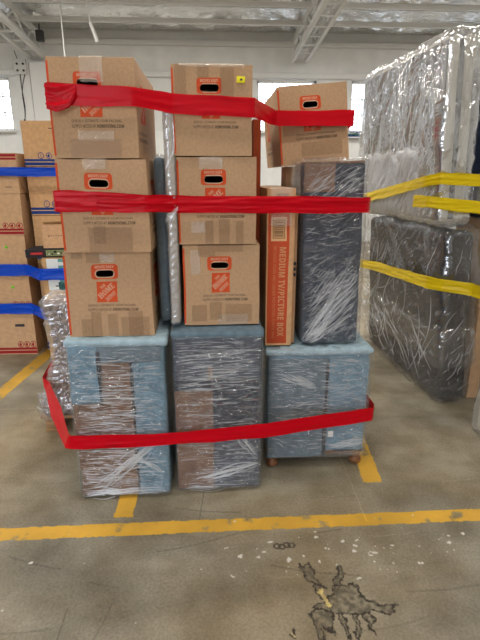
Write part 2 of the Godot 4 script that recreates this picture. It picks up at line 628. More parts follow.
# ---------------------------------------------------------------- materials
func make_materials() -> void:
	rng.seed = 7
	make_prints()
	mat("white_paint", srgb(226, 227, 226), 0.6)
	var wm := mat("wall_paint", Color.WHITE, 0.8)
	wm.albedo_texture = noise_tex(noise(70, 0.008, 4), 512, srgb(222, 223, 222), srgb(238, 239, 238))
	wm.uv1_triplanar = true
	wm.uv1_world_triplanar = true
	wm.uv1_scale = Vector3(0.4, 0.4, 0.4)
	mat("steel_white", srgb(218, 219, 218), 0.5)
	mat("dark_steel", srgb(50, 50, 52), 0.6)
	var foil := mat("foil", srgb(236, 236, 234), 0.22, 0.92)
	foil.heightmap_enabled = true
	foil.heightmap_texture = noise_tex(noise(71, 0.012, 4, true, 20.0), 512)
	foil.heightmap_scale = 1.5
	foil.uv1_triplanar = true
	foil.uv1_scale = Vector3(0.9, 0.9, 0.9)
	var concrete := mat("concrete", Color.WHITE, 0.55, 0.0, 0.4)
	concrete.albedo_texture = noise_tex(noise(72, 0.01, 5), 512, srgb(114, 106, 92), srgb(146, 136, 118))
	concrete.uv1_triplanar = true
	concrete.uv1_world_triplanar = true
	concrete.uv1_scale = Vector3(0.35, 0.35, 0.35)
	var glass := film("window_glass", srgb(235, 240, 242), 0.06, 0.02)
	glass.metallic_specular = 0.5
	# moving blankets: quilted zigzag relief
	var q := Image.create(256, 256, false, Image.FORMAT_L8)
	for y in 256:
		for x in 256:
			var zig: float = absf(fmod(x / 128.0, 1.0) - 0.5) * 2.0
			var t: float = fposmod(y / 42.667 + zig * 1.0, 1.0)
			var h := sqrt(clampf(4.0 * t * (1.0 - t), 0.0, 1.0))
			q.set_pixel(x, y, Color(h, h, h))
	q.generate_mipmaps()
	var qt := ImageTexture.create_from_image(q)
	for b in [["blanket_blue", srgb(104, 142, 164), 1], ["blanket_slate", srgb(62, 72, 88), 2], ["blanket_navy", srgb(38, 46, 62), 3], ["blanket_pale", srgb(160, 186, 198), 4], ["blanket_grey", srgb(90, 112, 126), 5]]:
		var m := mat(b[0], Color.WHITE, 0.9)
		var c: Color = b[1]
		m.albedo_texture = noise_tex(noise(80 + b[2], 0.02, 4), 256, c.darkened(0.14), c.lightened(0.08))
		m.uv1_triplanar = true
		m.uv1_scale = Vector3(3.2, 3.2, 3.2)
		m.heightmap_enabled = true
		m.heightmap_texture = qt
		m.heightmap_scale = 0.3
	mat("binding", srgb(40, 48, 60), 0.85)
	var cp := mat("bare_cardboard", Color.WHITE, 0.8)
	cp.albedo_texture = noise_tex(noise(90, 0.015, 4), 256, srgb(106, 78, 62), srgb(132, 98, 78))
	cp.uv1_triplanar = true
	cp.uv1_scale = Vector3(2, 2, 2)
	# stretch film: drawn tight round the load, so its creases run level
	var crease := noise(95, 0.02, 4, true)
	var ct := noise_tex(crease, 512)
	for b in [["stretch_film", 0.035, 0.1], ["stretch_film_milky", 0.08, 0.12], ["film_fold", 0.5, 0.22]]:
		var m := film(b[0], srgb(226, 230, 232), b[1], b[2])
		m.heightmap_enabled = true
		m.heightmap_texture = ct
		m.heightmap_scale = 0.9
		m.uv1_triplanar = true
		m.uv1_scale = Vector3(1.1, 9.0, 1.1)
	for b in [["plastic_bag", 0.50, 0.80, 0.13], ["plastic_clear", 0.20, 0.85, 0.13], ["plastic_torn", 0.30, 0.6, 0.2], ["plastic_milky", 0.36, 0.2, 0.3], ["bubble_wrap", 0.42, 0.35, 0.22]]:
		var m := mat(b[0], Color(1, 1, 1, b[1]), b[3], b[2], 0.8)
		m.albedo_texture = noise_tex(noise(96, 0.01, 3), 128, srgb(232, 234, 238), srgb(244, 246, 248))
		m.transparency = BaseMaterial3D.TRANSPARENCY_ALPHA
		m.cull_mode = BaseMaterial3D.CULL_DISABLED
		m.uv1_triplanar = true
	film("film_crease_glint", srgb(240, 242, 244), 0.46, 0.15)  # white tint puts the highlights of the film ridges into the colour
	mat("wrapped_frame", srgb(150, 128, 104), 0.7)
	var tape := mat("packing_tape", srgb(138, 102, 72, 0.24), 0.32)
	tape.transparency = BaseMaterial3D.TRANSPARENCY_ALPHA
	var ctape := film("clear_tape", srgb(226, 214, 198), 0.25, 0.1)
	ctape.heightmap_enabled = true
	ctape.heightmap_texture = noise_tex(noise(97, 0.03, 3, true), 256)
	ctape.heightmap_scale = 0.3
	ctape.uv1_triplanar = true
	ctape.uv1_scale = Vector3(6, 6, 6)
	for b in [["red_tape", srgb(196, 2, 24), Color(0.45, 0.003, 0.03)], ["blue_tape", srgb(14, 70, 190), Color(0.01, 0.05, 0.3)], ["yellow_tape", srgb(214, 186, 22), Color(0.35, 0.3, 0.02)]]:
		var m := mat(b[0], b[1], 0.30, 0.0, 0.28)
		m.backlight_enabled = true
		m.backlight = b[2]
		m.cull_mode = BaseMaterial3D.CULL_DISABLED
	var wood := mat("turned_wood", Color.WHITE, 0.45)
	wood.albedo_texture = noise_tex(noise(98, 0.02, 4), 128, srgb(104, 66, 38), srgb(150, 100, 60))
	wood.uv1_triplanar = true
	wood.uv1_scale = Vector3(6, 6, 6)
	var pallet := mat("pallet_wood", Color.WHITE, 0.85)
	pallet.albedo_texture = noise_tex(noise(99, 0.02, 4), 128, srgb(130, 98, 66), srgb(178, 140, 98))
	pallet.uv1_triplanar = true
	pallet.uv1_scale = Vector3(2, 9, 9)
	var junk := mat("bundle_cloth", Color.WHITE, 0.8)
	junk.albedo_texture = noise_tex(noise(100, 0.03, 5, false, 20.0), 256, srgb(38, 26, 22), srgb(190, 156, 138))
	junk.uv1_triplanar = true
	junk.uv1_scale = Vector3(4.5, 4.5, 4.5)
	mat("cream_ticking", srgb(206, 200, 184), 0.8)
	mat("charcoal_cloth", srgb(26, 27, 30), 0.85)
	mat("grey_ticking", srgb(92, 93, 98), 0.8)
	var nv := mat("navy_quilt", Color.WHITE, 0.9)
	nv.albedo_texture = noise_tex(noise(101, 0.03, 4), 128, srgb(16, 28, 50), srgb(34, 52, 82))
	nv.uv1_triplanar = true
	nv.uv1_scale = Vector3(3, 3, 3)
	mat("sticker_yellow", srgb(236, 222, 24), 0.6)
	mat("sticker_green", srgb(120, 214, 40), 0.6)
	mat("tag_white", srgb(232, 232, 230), 0.7)
	mat("cord_blue", srgb(60, 66, 150), 0.6)
	mat("cord_green", srgb(70, 140, 110), 0.6)
	mat("black_print", srgb(34, 36, 48), 0.7)
	var lampm := mat("lamp_panel", srgb(240, 240, 235), 0.5)
	lampm.emission_enabled = true
	lampm.emission = Color(1.0, 0.97, 0.92)
	lampm.emission_energy_multiplier = 6.0

# ---------------------------------------------------------------- cartons
# a cardboard box, base centre at the origin, front at +z; a hand hole is cut through the front
func carton_mesh(s: Vector3, hole: bool, seed_: int, hole_at := Vector2(0.463, 0.753), hole_half := Vector2(0.042, 0.0155)) -> ArrayMesh:
	var n := noise(seed_, 2.6, 3)
	var move := func(p: Vector3) -> Vector3:
		var a := 0.010 * minf(1.0, s.x / 0.3)
		var ex := 1.0 - absf(p.x) / (s.x / 2)
		var ez := 1.0 - absf(p.z) / (s.z / 2)
		var inset := clampf((ex + ez) * 3.0, 0.0, 1.0)
		var d := Vector3(n.get_noise_3dv(p), n.get_noise_3dv(p + Vector3(7, 0, 0)), n.get_noise_3dv(p + Vector3(0, 9, 0)))
		d.y *= 0.35 if p.y > s.y * 0.2 else 0.0
		return p + d * a * lerpf(0.45, 1.0, inset)
	var mesh := ArrayMesh.new()
	var a := Vector3(-s.x / 2, 0, -s.z / 2)
	var ex := Vector3(s.x, 0, 0)
	var ey := Vector3(0, s.y, 0)
	var ez := Vector3(0, 0, s.z)
	# front
	var st := new_st()
	if hole:
		var K := 48
		var ring := []
		var c := Vector2((hole_at.x - 0.5) * s.x, hole_at.y * s.y)
		var inner := []
		var outer := []
		for i in K:
			var t := TAU * (i + 0.5) / K
			var dir := Vector2(cos(t), sin(t))
			var h := Vector2(clampf(dir.x * 3.0, -1, 1) * (hole_half.x - hole_half.y), 0)
			inner.append(c + h + dir * hole_half.y)
			# where the same direction leaves the rectangle
			var k := 1e9
			var r := Vector2(dir.x * 1.0, dir.y)
			if r.x > 1e-6: k = minf(k, (s.x / 2 - c.x) / r.x)
			if r.x < -1e-6: k = minf(k, (-s.x / 2 - c.x) / r.x)
			if r.y > 1e-6: k = minf(k, (s.y - c.y) / r.y)
			if r.y < -1e-6: k = minf(k, (0.0 - c.y) / r.y)
			outer.append(c + r * k)
		# pull the nearest outer points onto the corners
		for corner in [Vector2(-s.x / 2, 0), Vector2(s.x / 2, 0), Vector2(s.x / 2, s.y), Vector2(-s.x / 2, s.y)]:
			var best := 0
			for i in K:
				if outer[i].distance_to(corner) < outer[best].distance_to(corner):
					best = i
			outer[best] = corner
		var L := 7
		for l in L + 1:
			var row := []
			for i in K:
				var p: Vector2 = inner[i].lerp(outer[i], pow(float(l) / L, 1.4))
				row.append(p)
			ring.append(row)
		for l in L:
			for i in K:
				var j := (i + 1) % K
				for p in [ring[l][i], ring[l][j], ring[l + 1][j], ring[l][i], ring[l + 1][j], ring[l + 1][i]]:
					st.set_uv(Vector2(p.x / s.x + 0.5, 1.0 - p.y / s.y))
					st.add_vertex(move.call(Vector3(p.x, p.y, s.z / 2)))
		st.generate_normals()
		st.commit(mesh)
		# the cut edge of the board
		var cut := new_st()
		for i in K:
			var j := (i + 1) % K
			var p0: Vector3 = move.call(Vector3(inner[i].x, inner[i].y, s.z / 2))
			var p1: Vector3 = move.call(Vector3(inner[j].x, inner[j].y, s.z / 2))
			var back := Vector3(0, 0, -0.006)
			for p in [p0, p0 + back, p1 + back, p0, p1 + back, p1]:
				cut.set_uv(Vector2(0.5, 0.5))
				cut.add_vertex(p)
		st = cut
	else:
		face(st, a + ez, ex, ey, steps(8), steps(8), move)
		st.generate_normals()
		st.commit(mesh)
		st = new_st()
	# rest: back, top, bottom
	face(st, a + ex, -ex, ey, steps(4), steps(4), move)
	face(st, a + ey + ez, ex, -ez, steps(8), steps(8), move)
	face(st, a, ex, ez, steps(4), steps(4), move)
	st.generate_normals()
	st.commit(mesh)
	var sd := new_st()
	face(sd, a + ex + ez, -ez, ey, steps(8), steps(8), move)
	sd.generate_normals()
	sd.commit(mesh)
	var sl := new_st()
	face(sl, a, ez, ey, steps(8), steps(8), move)
	sl.generate_normals()
	sl.commit(mesh)
	return mesh

# a strip of tape that runs over the top edge of a carton's front, or lies on the front
func tape_strip(s: Vector3, u0: float, v0: float, u1: float, v1: float) -> ArrayMesh:
	var st := new_st()
	var x0 := (u0 - 0.5) * s.x
	var x1 := (u1 - 0.5) * s.x
	var z := s.z / 2 + 0.0075
	var ya := (1.0 - v1) * s.y
	var yb := (1.0 - v0) * s.y
	var line := [Vector2(ya, z), Vector2(ya + (yb - ya) * 0.5, z)]
	if v0 <= 0.001:
		line.append_array([Vector2(s.y - 0.004, z), Vector2(s.y + 0.0045, z - 0.006), Vector2(s.y + 0.0045, z - 0.12)])
	elif v1 >= 0.999:
		line = [Vector2(0.003, z), Vector2(yb * 0.5, z), Vector2(yb, z)]
	else:
		line.append(Vector2(yb, z))
	for i in line.size() - 1:
		var p: Vector2 = line[i]
		var q: Vector2 = line[i + 1]
		for w in [Vector3(x0, p.x, p.y), Vector3(x0, q.x, q.y), Vector3(x1, q.x, q.y), Vector3(x0, p.x, p.y), Vector3(x1, q.x, q.y), Vector3(x1, p.x, p.y)]:
			st.add_vertex(w)
	return done(st)

func moving_box(label: String, at: Vector3, s: Vector3, turn: Vector3, seed_: int, tapes: Array, clear: Array = []) -> Node3D:
	var t := thing("moving_box", label, "box", at, turn, "brown moving boxes with orange print")
	part(carton_mesh(s, true, seed_), "carton", [M["carton_front"], M["kraft"], M["carton_side"], M["carton_side"]], t)
	for r in tapes:
		part(tape_strip(s, r[0], r[1], r[2], r[3]), "packing_tape", M["packing_tape"], t)
	for r in clear:
		part(tape_strip(s, r[0], r[1], r[2], r[3]), "clear_tape", M["clear_tape"], t)
	return t

func plain_box(called: String, label: String, at: Vector3, s: Vector3, turn: Vector3, seed_: int, front: String, rest := "kraft", group := "") -> Node3D:
	var t := thing(called, label, "box", at, turn, group)
	part(carton_mesh(s, false, seed_), "carton", [M[front], M[rest], M[rest], M[rest]], t)
	return t

# ---------------------------------------------------------------- the scene
const EYE := Vector3(0, 1.6, 0)
func roof_y(z: float) -> float:
	return 4.42 + 0.07 * (z + 12.0)

func _ready() -> void:
	# camera
	var cam := Camera3D.new()
	cam.name = "camera"
	add_child(cam)
	cam.position = EYE
	cam.rotation_degrees = Vector3(-16.8, -3.424, 0)
	cam.fov = 67.38
	cam.near = 0.05
	cam.current = true
	# sky, exposure
	var env := Environment.new()
	env.background_mode = Environment.BG_SKY
	var sky := Sky.new()
	var sm := ProceduralSkyMaterial.new()
	sm.sky_top_color = Color(0.80, 0.86, 0.95)
	sm.sky_horizon_color = Color(0.95, 0.96, 0.98)
	sm.ground_horizon_color = Color(0.55, 0.54, 0.52)
	sm.ground_bottom_color = Color(0.30, 0.29, 0.28)
	sm.sky_energy_multiplier = 2.6
	sm.ground_energy_multiplier = 1.2
	sky.sky_material = sm
	env.sky = sky
	env.tonemap_mode = Environment.TONE_MAPPER_LINEAR
	env.tonemap_exposure = 1.08
	env.sdfgi_enabled = true
	env.ssao_enabled = true
	env.ssil_enabled = true
	var we := WorldEnvironment.new()
	we.name = "world_environment"
	we.environment = env
	add_child(we)

	sans = SystemFont.new()
	sans.font_names = PackedStringArray(["Droid Sans"])
	sans_bold = SystemFont.new()
	sans_bold.font_names = PackedStringArray(["Droid Sans"])
	sans_bold.font_weight = 700
	serif_bold = SystemFont.new()
	serif_bold.font_names = PackedStringArray(["Droid Serif"])
	serif_bold.font_weight = 700
	make_materials()

	# ceiling lamps, over and behind the camera and along the far aisle: all unseen, out of the frame
	for z in [2.6, -1.6]:
		for x in [-4.4, 0.0, 4.4]:
			unseen_ceiling_lamp(Vector3(x, 4.75, z), 5.2)
	for z in [-5.0, -8.3]:  # far rows added to brighten the back wall
		for x in [-6.0, -3.0, 0.0, 3.0, 6.0]:
			unseen_ceiling_lamp(Vector3(x, 4.75 if z > -8 else 4.46, z), 5.6)

	build_room()
	build_main_stack()
	build_tapes()
	build_left_load()
	build_right_load()

func unseen_ceiling_lamp(at: Vector3, energy: float) -> void:
	var t := thing("unseen_ceiling_lamp", "unseen long white linear ceiling lamp hung from the roof purlins", "lamp", at, Vector3.ZERO, "unseen ceiling lamps over the aisles")
	part(bevel_box(Vector3(1.3, 0.08, 0.3), 0.01), "housing", M["steel_white"], t)
	part(bevel_box(Vector3(1.2, 0.012, 0.22), 0.004), "diffuser", M["lamp_panel"], t, Vector3(0, -0.013, 0))
	for sx in [-0.5, 0.5]:
		var top := roof_y(at.z) - at.y
		part(bar(Vector3(sx, 0.07, 0), Vector3(sx, top, 0), 0.006, 0.006), "hanger", M["dark_steel"], t)
	var l := AreaLight3D.new()
	l.name = "light"
	l.area_size = Vector2(1.2, 0.22)
	l.light_energy = energy
	l.light_color = Color(1.0, 0.975, 0.94)
	l.shadow_enabled = true
	l.area_range = 40.0
	l.rotation_degrees = Vector3(-90, 0, 0)
	l.position = Vector3(0, -0.02, 0)
	t.add_child(l)

func build_room() -> void:
	# floor: painted and stained middle, plain concrete round it
	var fl := struct("floor")
	var st := new_st()
	var quad := func(x0: float, x1: float, z0: float, z1: float, tex: bool) -> void:
		for p in [Vector2(x0, z0), Vector2(x1, z0), Vector2(x1, z1), Vector2(x0, z0), Vector2(x1, z1), Vector2(x0, z1)]:
			st.set_uv(Vector2((p.x + 4.5) / 9.0, (p.y + 9.0) / 9.0))
			st.add_vertex(Vector3(p.x, 0, p.y))
	quad.call(-4.5, 4.5, -9.0, 0.0, true)
	var fm := tex_mat("floor_paint", floor_image(), 0.55, false)
	fm.heightmap_enabled = true
	fm.heightmap_texture = noise_tex(noise(73, 0.02, 5), 512)
	fm.heightmap_scale = 0.15
	part(done(st), "marked_slab", fm, fl)
	st = new_st()
	quad.call(-8.0, 8.0, -12.0, -9.0, false)
	quad.call(-8.0, -4.5, -9.0, 0.0, false)
	quad.call(4.5, 8.0, -9.0, 0.0, false)
	quad.call(-8.0, 8.0, 0.0, 5.2, false)
	part(done(st), "plain_slab", M["concrete"], fl)
	part(bevel_box(Vector3(16.4, 0.25, 17.6), 0.01), "slab_base", M["concrete"], fl, Vector3(0, -0.255, -3.4))

	# back wall with window openings
	var wins := [[-5.80, -4.42], [1.106, 2.487], [3.30, 4.68], [5.5, 6.88]]
	var sill := 2.57
	var head := 3.68
	var wb := struct("wall_back")
	st = new_st()
	box_at(st, Vector3(16.4, sill + 0.2, 0.25), Vector3(0, -0.2, -12.125))
	box_at(st, Vector3(16.4, 1.5, 0.25), Vector3(0, head, -12.125))
	var x := -8.2
	for w in wins + [[8.2, 8.2]]:
		box_at(st, Vector3(w[0] - x, head - sill, 0.25), Vector3((w[0] + x) / 2, sill, -12.125))
		x = w[1]
	part(done(st), "masonry", M["wall_paint"], wb)
	part(bevel_box(Vector3(16.0, 0.10, 0.10), 0.01), "ledge", M["white_paint"], wb, Vector3(0, 3.70, -11.95))
	part(bevel_box(Vector3(16.0, 0.10, 0.14), 0.01), "eave_strut", M["steel_white"], wb, Vector3(0, 4.33, -11.93))
	for px in [[-4.22, -3.90], [-3.88, -3.40], [1.80, 2.26]]:
		var hgt: float = 3.95 if px[0] < 0 else 0.0
		if hgt > 0:
			part(bevel_box(Vector3(px[1] - px[0], hgt, 0.22 if px[0] > -4 else 0.14), 0.01), "pilaster", M["white_paint"], wb, Vector3((px[0] + px[1]) / 2, 0, -11.93))
	for wi in wins.size():
		window(wi + 1, wins[wi][0], wins[wi][1], sill, head)
	# side and front walls; the front wall has an open loading door
	for sx in [-1, 1]:
		var ws := struct("wall_left" if sx < 0 else "wall_right")
		part(bevel_box(Vector3(0.25, 6.5, 17.7), 0.01), "masonry", M["wall_paint"], ws, Vector3(sx * 8.125, -0.2, -3.5))
	var wf := struct("wall_front")
	st = new_st()
	for r in [[-8.2, -5.2, 0.0, 3.6], [-1.8, 8.2, 0.0, 3.6], [-8.2, 8.2, 3.6, 6.3]]:
		box_at(st, Vector3(r[1] - r[0], r[3] - r[2], 0.25), Vector3((r[0] + r[1]) / 2, r[2], 5.3))
	part(done(st), "masonry", M["wall_paint"], wf)

	# ceiling: foil faced insulation between purlins, a solid deck above
	var ce := struct("ceiling")
	var deck := bar(Vector3(0, roof_y(-12.2) + 0.62, -12.2), Vector3(0, roof_y(5.4) + 0.62, 5.4), 16.4, 0.1)
	part(deck, "deck", M["steel_white"], ce)
	var rows := [-11.95, -10.67, -9.80, -8.75]
	var zz := -8.75
	while zz < 4.6:
		zz += 1.1
		rows.append(minf(zz, 5.2))
	var cr := noise(130, 0.8, 4, true, 0.6)
	var lumps := noise(131, 0.8, 2)
	for i in rows.size() - 1:
		var z0: float = rows[i]
		var z1: float = rows[i + 1]
		var cell := 0.05 if z0 < -8.0 else 0.25
		var fs := new_st()
		var us := steps(int(16.0 / cell))
		var vs := steps(int((z1 - z0) / cell))
		var move := func(p: Vector3) -> Vector3:
			var t: float = (p.z - z0) / (z1 - z0)
			var sag: float = sin(PI * t)
			var q: Vector3 = Vector3(p.x * 1.6 + p.z, 0, p.z * 1.2 - p.x * 0.5)
			return Vector3(p.x, roof_y(p.z) + 0.20 - sag * (0.10 + 0.08 * lumps.get_noise_3dv(p)) + 0.10 * sag * cr.get_noise_3dv(q), p.z)
		face(fs, Vector3(-8.0, 0, z0), Vector3(16, 0, 0), Vector3(0, 0, z1 - z0), us, vs, move)
		part(done(fs), "insulation_foil", M["foil"], ce)
	for i in rows.size():
		var y := roof_y(rows[i])
		part(bevel_box(Vector3(16.0, 0.09, 0.07), 0.008), "purlin", M["steel_white"], ce, Vector3(0, y - 0.09, rows[i]))
	# trusses: two chords with lacing, running from the back wall to the front
	for tx in [-3.7, 2.05, 7.4]:
		var tr := Node3D.new()
		tr.name = "truss"
		ce.add_child(tr, true)
		for sx in [-0.15, 0.15]:
			for lv in [-0.36, -0.02]:
				part(bar(Vector3(tx + sx, roof_y(-11.9) + lv, -11.9), Vector3(tx + sx, roof_y(5.2) + lv, 5.2), 0.07, 0.10), "chord", M["steel_white"], tr)
		var k := 0
		var z := -11.8
		while z < 4.4:
			var lo := roof_y(z) - 0.36
			var hi := roof_y(z + 0.5) - 0.02
			for sx in [-0.15, 0.15]:
				var a := Vector3(tx + sx, lo if k % 2 == 0 else roof_y(z) - 0.02, z)
				var b := Vector3(tx + sx, hi if k % 2 == 0 else roof_y(z + 0.5) - 0.36, z + 0.5)
				part(bar(a, b, 0.03, 0.04), "brace", M["steel_white"], tr)
			part(bar(Vector3(tx - 0.15, lo - 0.02, z), Vector3(tx + 0.15, lo - 0.02, z), 0.10, 0.02), "batten", M["steel_white"], tr)
			z += 0.5
			k += 1
	# bearing plate, bolts and slack cables on the left pilaster
	var bp := thing("bearing_plate", "white steel bearing plate with four bolts on the pilaster", "plate", Vector3(-4.06, 3.70, -11.80))
	part(bevel_box(Vector3(0.24, 0.30, 0.02), 0.004), "plate", M["steel_white"], bp)
	for bx in [-0.06, 0.07]:
		for by in [0.07, 0.20]:
			part(lathe([Vector2(0.0, 0.03), Vector2(0.02, 0.03), Vector2(0.024, 0.0)], 6), "bolt", M["dark_steel"], bp, Vector3(bx, by, 0.02), Vector3(90, 0, 0))
	var ca := thing("hanging_cable", "slack dark cable hanging from the truss in front of the pilaster", "cable", Vector3(-4.12, 2.8, -11.85))
	for c in [[-0.05, 1.37, 0.03], [0.17, 1.2, -0.02]]:
		var pts := []
		for i in 13:
			var t := i / 12.0
			pts.append(Vector3(c[0] * (1.0 - t) + c[2] * sin(PI * t) * 2.0 + 0.02 * sin(t * 9.0), c[1] * (1.0 - t), 0.0))
		part(tube(pts, 0.008, 6), "cable", M["dark_steel"], ca)
	part(lathe([Vector2(0.0, 0.0), Vector2(0.02, 0.0), Vector2(0.025, 0.07), Vector2(0.012, 0.1), Vector2(0.0, 0.1)], 8), "plug", M["dark_steel"], ca, Vector3(0, -0.1, 0))
	var hr := thing("hanging_rod", "thin white vertical rod hanging from the roof purlin", "rod", Vector3(-2.57, 3.2, -9.80))
	part(tube([Vector3(0, 0, 0), Vector3(0, 1.33, 0)], 0.012, 8), "rod", M["steel_white"], hr)
	part(lathe([Vector2(0, 0), Vector2(0.03, 0), Vector2(0.03, 0.05), Vector2(0, 0.05)], 10), "end_cap", M["steel_white"], hr)
	var hp := thing("hanging_pipe", "short slanted white sprinkler pipe hanging below the foil", "pipe", Vector3(-1.97, 3.88, -9.8))
	part(tube([Vector3(0, 0, 0), Vector3(-0.10, 0.30, 0)], 0.03, 10), "pipe", M["steel_white"], hp)
	part(tube([Vector3(-0.10, 0.30, 0), Vector3(-0.17, 0.72, 0)], 0.012, 8), "hanger", M["steel_white"], hp)
	var jb := thing("junction_box", "small black junction box fixed beside the roof truss", "box", Vector3(-3.33, 4.15, -11.0))
	part(bevel_box(Vector3(0.14, 0.20, 0.12), 0.01), "housing", M["dark_steel"], jb)
	part(tube([Vector3(0, 0.2, 0), Vector3(0.0, 0.32, 0)], 0.015, 6), "conduit", M["dark_steel"], jb)
	# cords left lying under the right hand window
	var cc := thing("cord_coil", "loose blue and green cord heaped on the window ledge", "cord", Vector3(3.47, 2.46, -11.9))
	part(bevel_box(Vector3(0.5, 0.03, 0.18), 0.005), "ledge_shelf", M["white_paint"], cc, Vector3(0, -0.03, 0))
	for k in 3:
		var pts := []
		for i in 40:
			var t := i / 39.0
			pts.append(Vector3(-0.2 + 0.4 * t + 0.05 * sin(t * 31.0 + k), 0.03 + 0.03 * k + 0.02 * sin(t * 23.0 + k * 2.0), 0.06 * cos(t * 27.0 + k)))
		part(tube(pts, 0.012, 6), "cord", M["cord_green"] if k == 1 else M["cord_blue"], cc)

func window(i: int, x0: float, x1: float, y0: float, y1: float) -> void:
	var w := struct("window_%d" % i)
	w.position = Vector3((x0 + x1) / 2, y0, -12.12)
	var W := x1 - x0
	var H := y1 - y0
	var st := new_st()
	box_at(st, Vector3(W, 0.05, 0.08), Vector3(0, 0, 0))
	box_at(st, Vector3(W, 0.05, 0.08), Vector3(0, H - 0.05, 0))
	for s in [-1, 1]:
		box_at(st, Vector3(0.05, H, 0.08), Vector3(s * (W / 2 - 0.025), 0, 0))
	part(done(st), "frame", M["white_paint"], w)
	var nx := 8
	var ny := 3
	var pw := (W - 0.1) / nx
	var ph := (H - 0.1) / ny
	for k in nx - 1:
		part(bevel_box(Vector3(0.022, H - 0.1, 0.04), 0.003), "muntin", M["white_paint"], w, Vector3(-W / 2 + 0.05 + pw * (k + 1), 0.05, 0))
	for k in ny - 1:
		part(bevel_box(Vector3(W - 0.1, 0.026, 0.05), 0.003), "rail", M["white_paint"], w, Vector3(0, 0.05 + ph * (k + 1) - 0.013, 0))
	part(bevel_box(Vector3(W + 0.1, 0.04, 0.16), 0.006), "sill", M["white_paint"], w, Vector3(0, -0.04, 0.18))
	var pane := bevel_box(Vector3(pw - 0.004, ph - 0.004, 0.004), 0.001)
	for a in nx:
		for b in ny:
			part(pane, "pane", M["window_glass"], w, Vector3(-W / 2 + 0.05 + pw * (a + 0.5), 0.05 + ph * b + 0.002, 0))

# ---------------------------------------------------------------- the load held by red tape
func film_shell(s: Vector3, r: float, cell: float, amp: float, seed_: int, stretch := Vector3.ONE, ridged := true) -> ArrayMesh:
	var n := noise(seed_, 3.0, 4, ridged, 0.12)
	var b := func(p: Vector3, _n: Vector3) -> float:
		return amp * n.get_noise_3dv(p * stretch)
	return soft_box(s, r, cell, b)

func lumpy(s: Vector3, r: float, cell: float, amp: float, seed_: int, freq := 3.0) -> ArrayMesh:
	var n := noise(seed_, freq, 3)
	var b := func(p: Vector3, _n: Vector3) -> float:
		return amp * n.get_noise_3dv(p)
	return soft_box(s, r, cell, b)

# a thin sheet lying against a front face: outline in (x, y), thickness t, face at z
func sheet(x0: float, y0: float, x1: float, y1: float, t: float, seed_: int) -> ArrayMesh:
	var n := noise(seed_, 6.0, 2)
	var b := func(p: Vector3, nn: Vector3) -> float:
		return 0.003 * n.get_noise_3dv(p) if absf(nn.z) > 0.5 else 0.008 * n.get_noise_3dv(p)
	var m := soft_box(Vector3(x1 - x0, y1 - y0, t), t * 0.35, 0.05, b, 2)
	return m

func sheet_part(called: String, x0: float, y0: float, x1: float, y1: float, t: float, z: float, m: String, parent: Node3D, seed_: int, nested := false) -> MeshInstance3D:
	var at := Vector3((x0 + x1) / 2, y0, z + t / 2 - 0.002)
	return part(sheet(x0, y0, x1, y1, t, seed_), called, M[m], parent, at - parent.position if nested else at)

func fold(pts: Array, hw: float, seed_: int, parent: Node3D, m := "film_fold") -> void:
	var c := []
	for i in pts.size():
		c.append([pts[i], hw * (0.35 if i == 0 or i == pts.size() - 1 else 1.0)])
	part(ribbon(c, 0.015, 0.010, seed_, 6), "film_fold", M[m], parent)

# creases in tight film, whitened to carry highlights: small tapered ridges standing on the face z, inside a rectangle
func ridge_into(st: SurfaceTool, a: Vector2, ang: float, length: float, hh: float, z: float, lift: float, bend: float) -> void:
	var d := Vector2(cos(ang), sin(ang))
	var o := Vector2(-d.y, d.x)
	var N := 5 if absf(bend) < 0.01 else 10
	for i in N:
		var q := []
		for k in 2:
			var t := float(i + k) / N
			var w := hh * sqrt(maxf(0.0, 4.0 * t * (1.0 - t)))
			var c := a + d * length * t + o * bend * sin(PI * t)
			q.append([Vector3(c.x - o.x * w, c.y - o.y * w, z), Vector3(c.x, c.y, z + lift * (w / hh)), Vector3(c.x + o.x * w, c.y + o.y * w, z)])
		for p in [q[0][0], q[0][1], q[1][1], q[0][0], q[1][1], q[1][0], q[0][1], q[0][2], q[1][2], q[0][1], q[1][2], q[1][1]]:
			st.add_vertex(p)

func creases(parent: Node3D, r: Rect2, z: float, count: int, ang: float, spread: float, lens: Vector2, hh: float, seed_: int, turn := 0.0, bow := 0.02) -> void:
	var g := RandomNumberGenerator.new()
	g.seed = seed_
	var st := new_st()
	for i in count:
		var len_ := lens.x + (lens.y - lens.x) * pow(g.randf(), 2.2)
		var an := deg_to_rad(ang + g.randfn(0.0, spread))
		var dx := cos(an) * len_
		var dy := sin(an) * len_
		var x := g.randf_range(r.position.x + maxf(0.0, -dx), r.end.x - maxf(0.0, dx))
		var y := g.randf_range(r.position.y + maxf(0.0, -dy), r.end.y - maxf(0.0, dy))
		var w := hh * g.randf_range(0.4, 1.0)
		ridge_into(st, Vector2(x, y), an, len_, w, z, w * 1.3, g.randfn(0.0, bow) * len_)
	var o := part(done(st), "film_crease_glints", M["film_crease_glint"], parent, Vector3.ZERO, Vector3(0, turn, 0))
	o.set_meta("kind", "stuff")

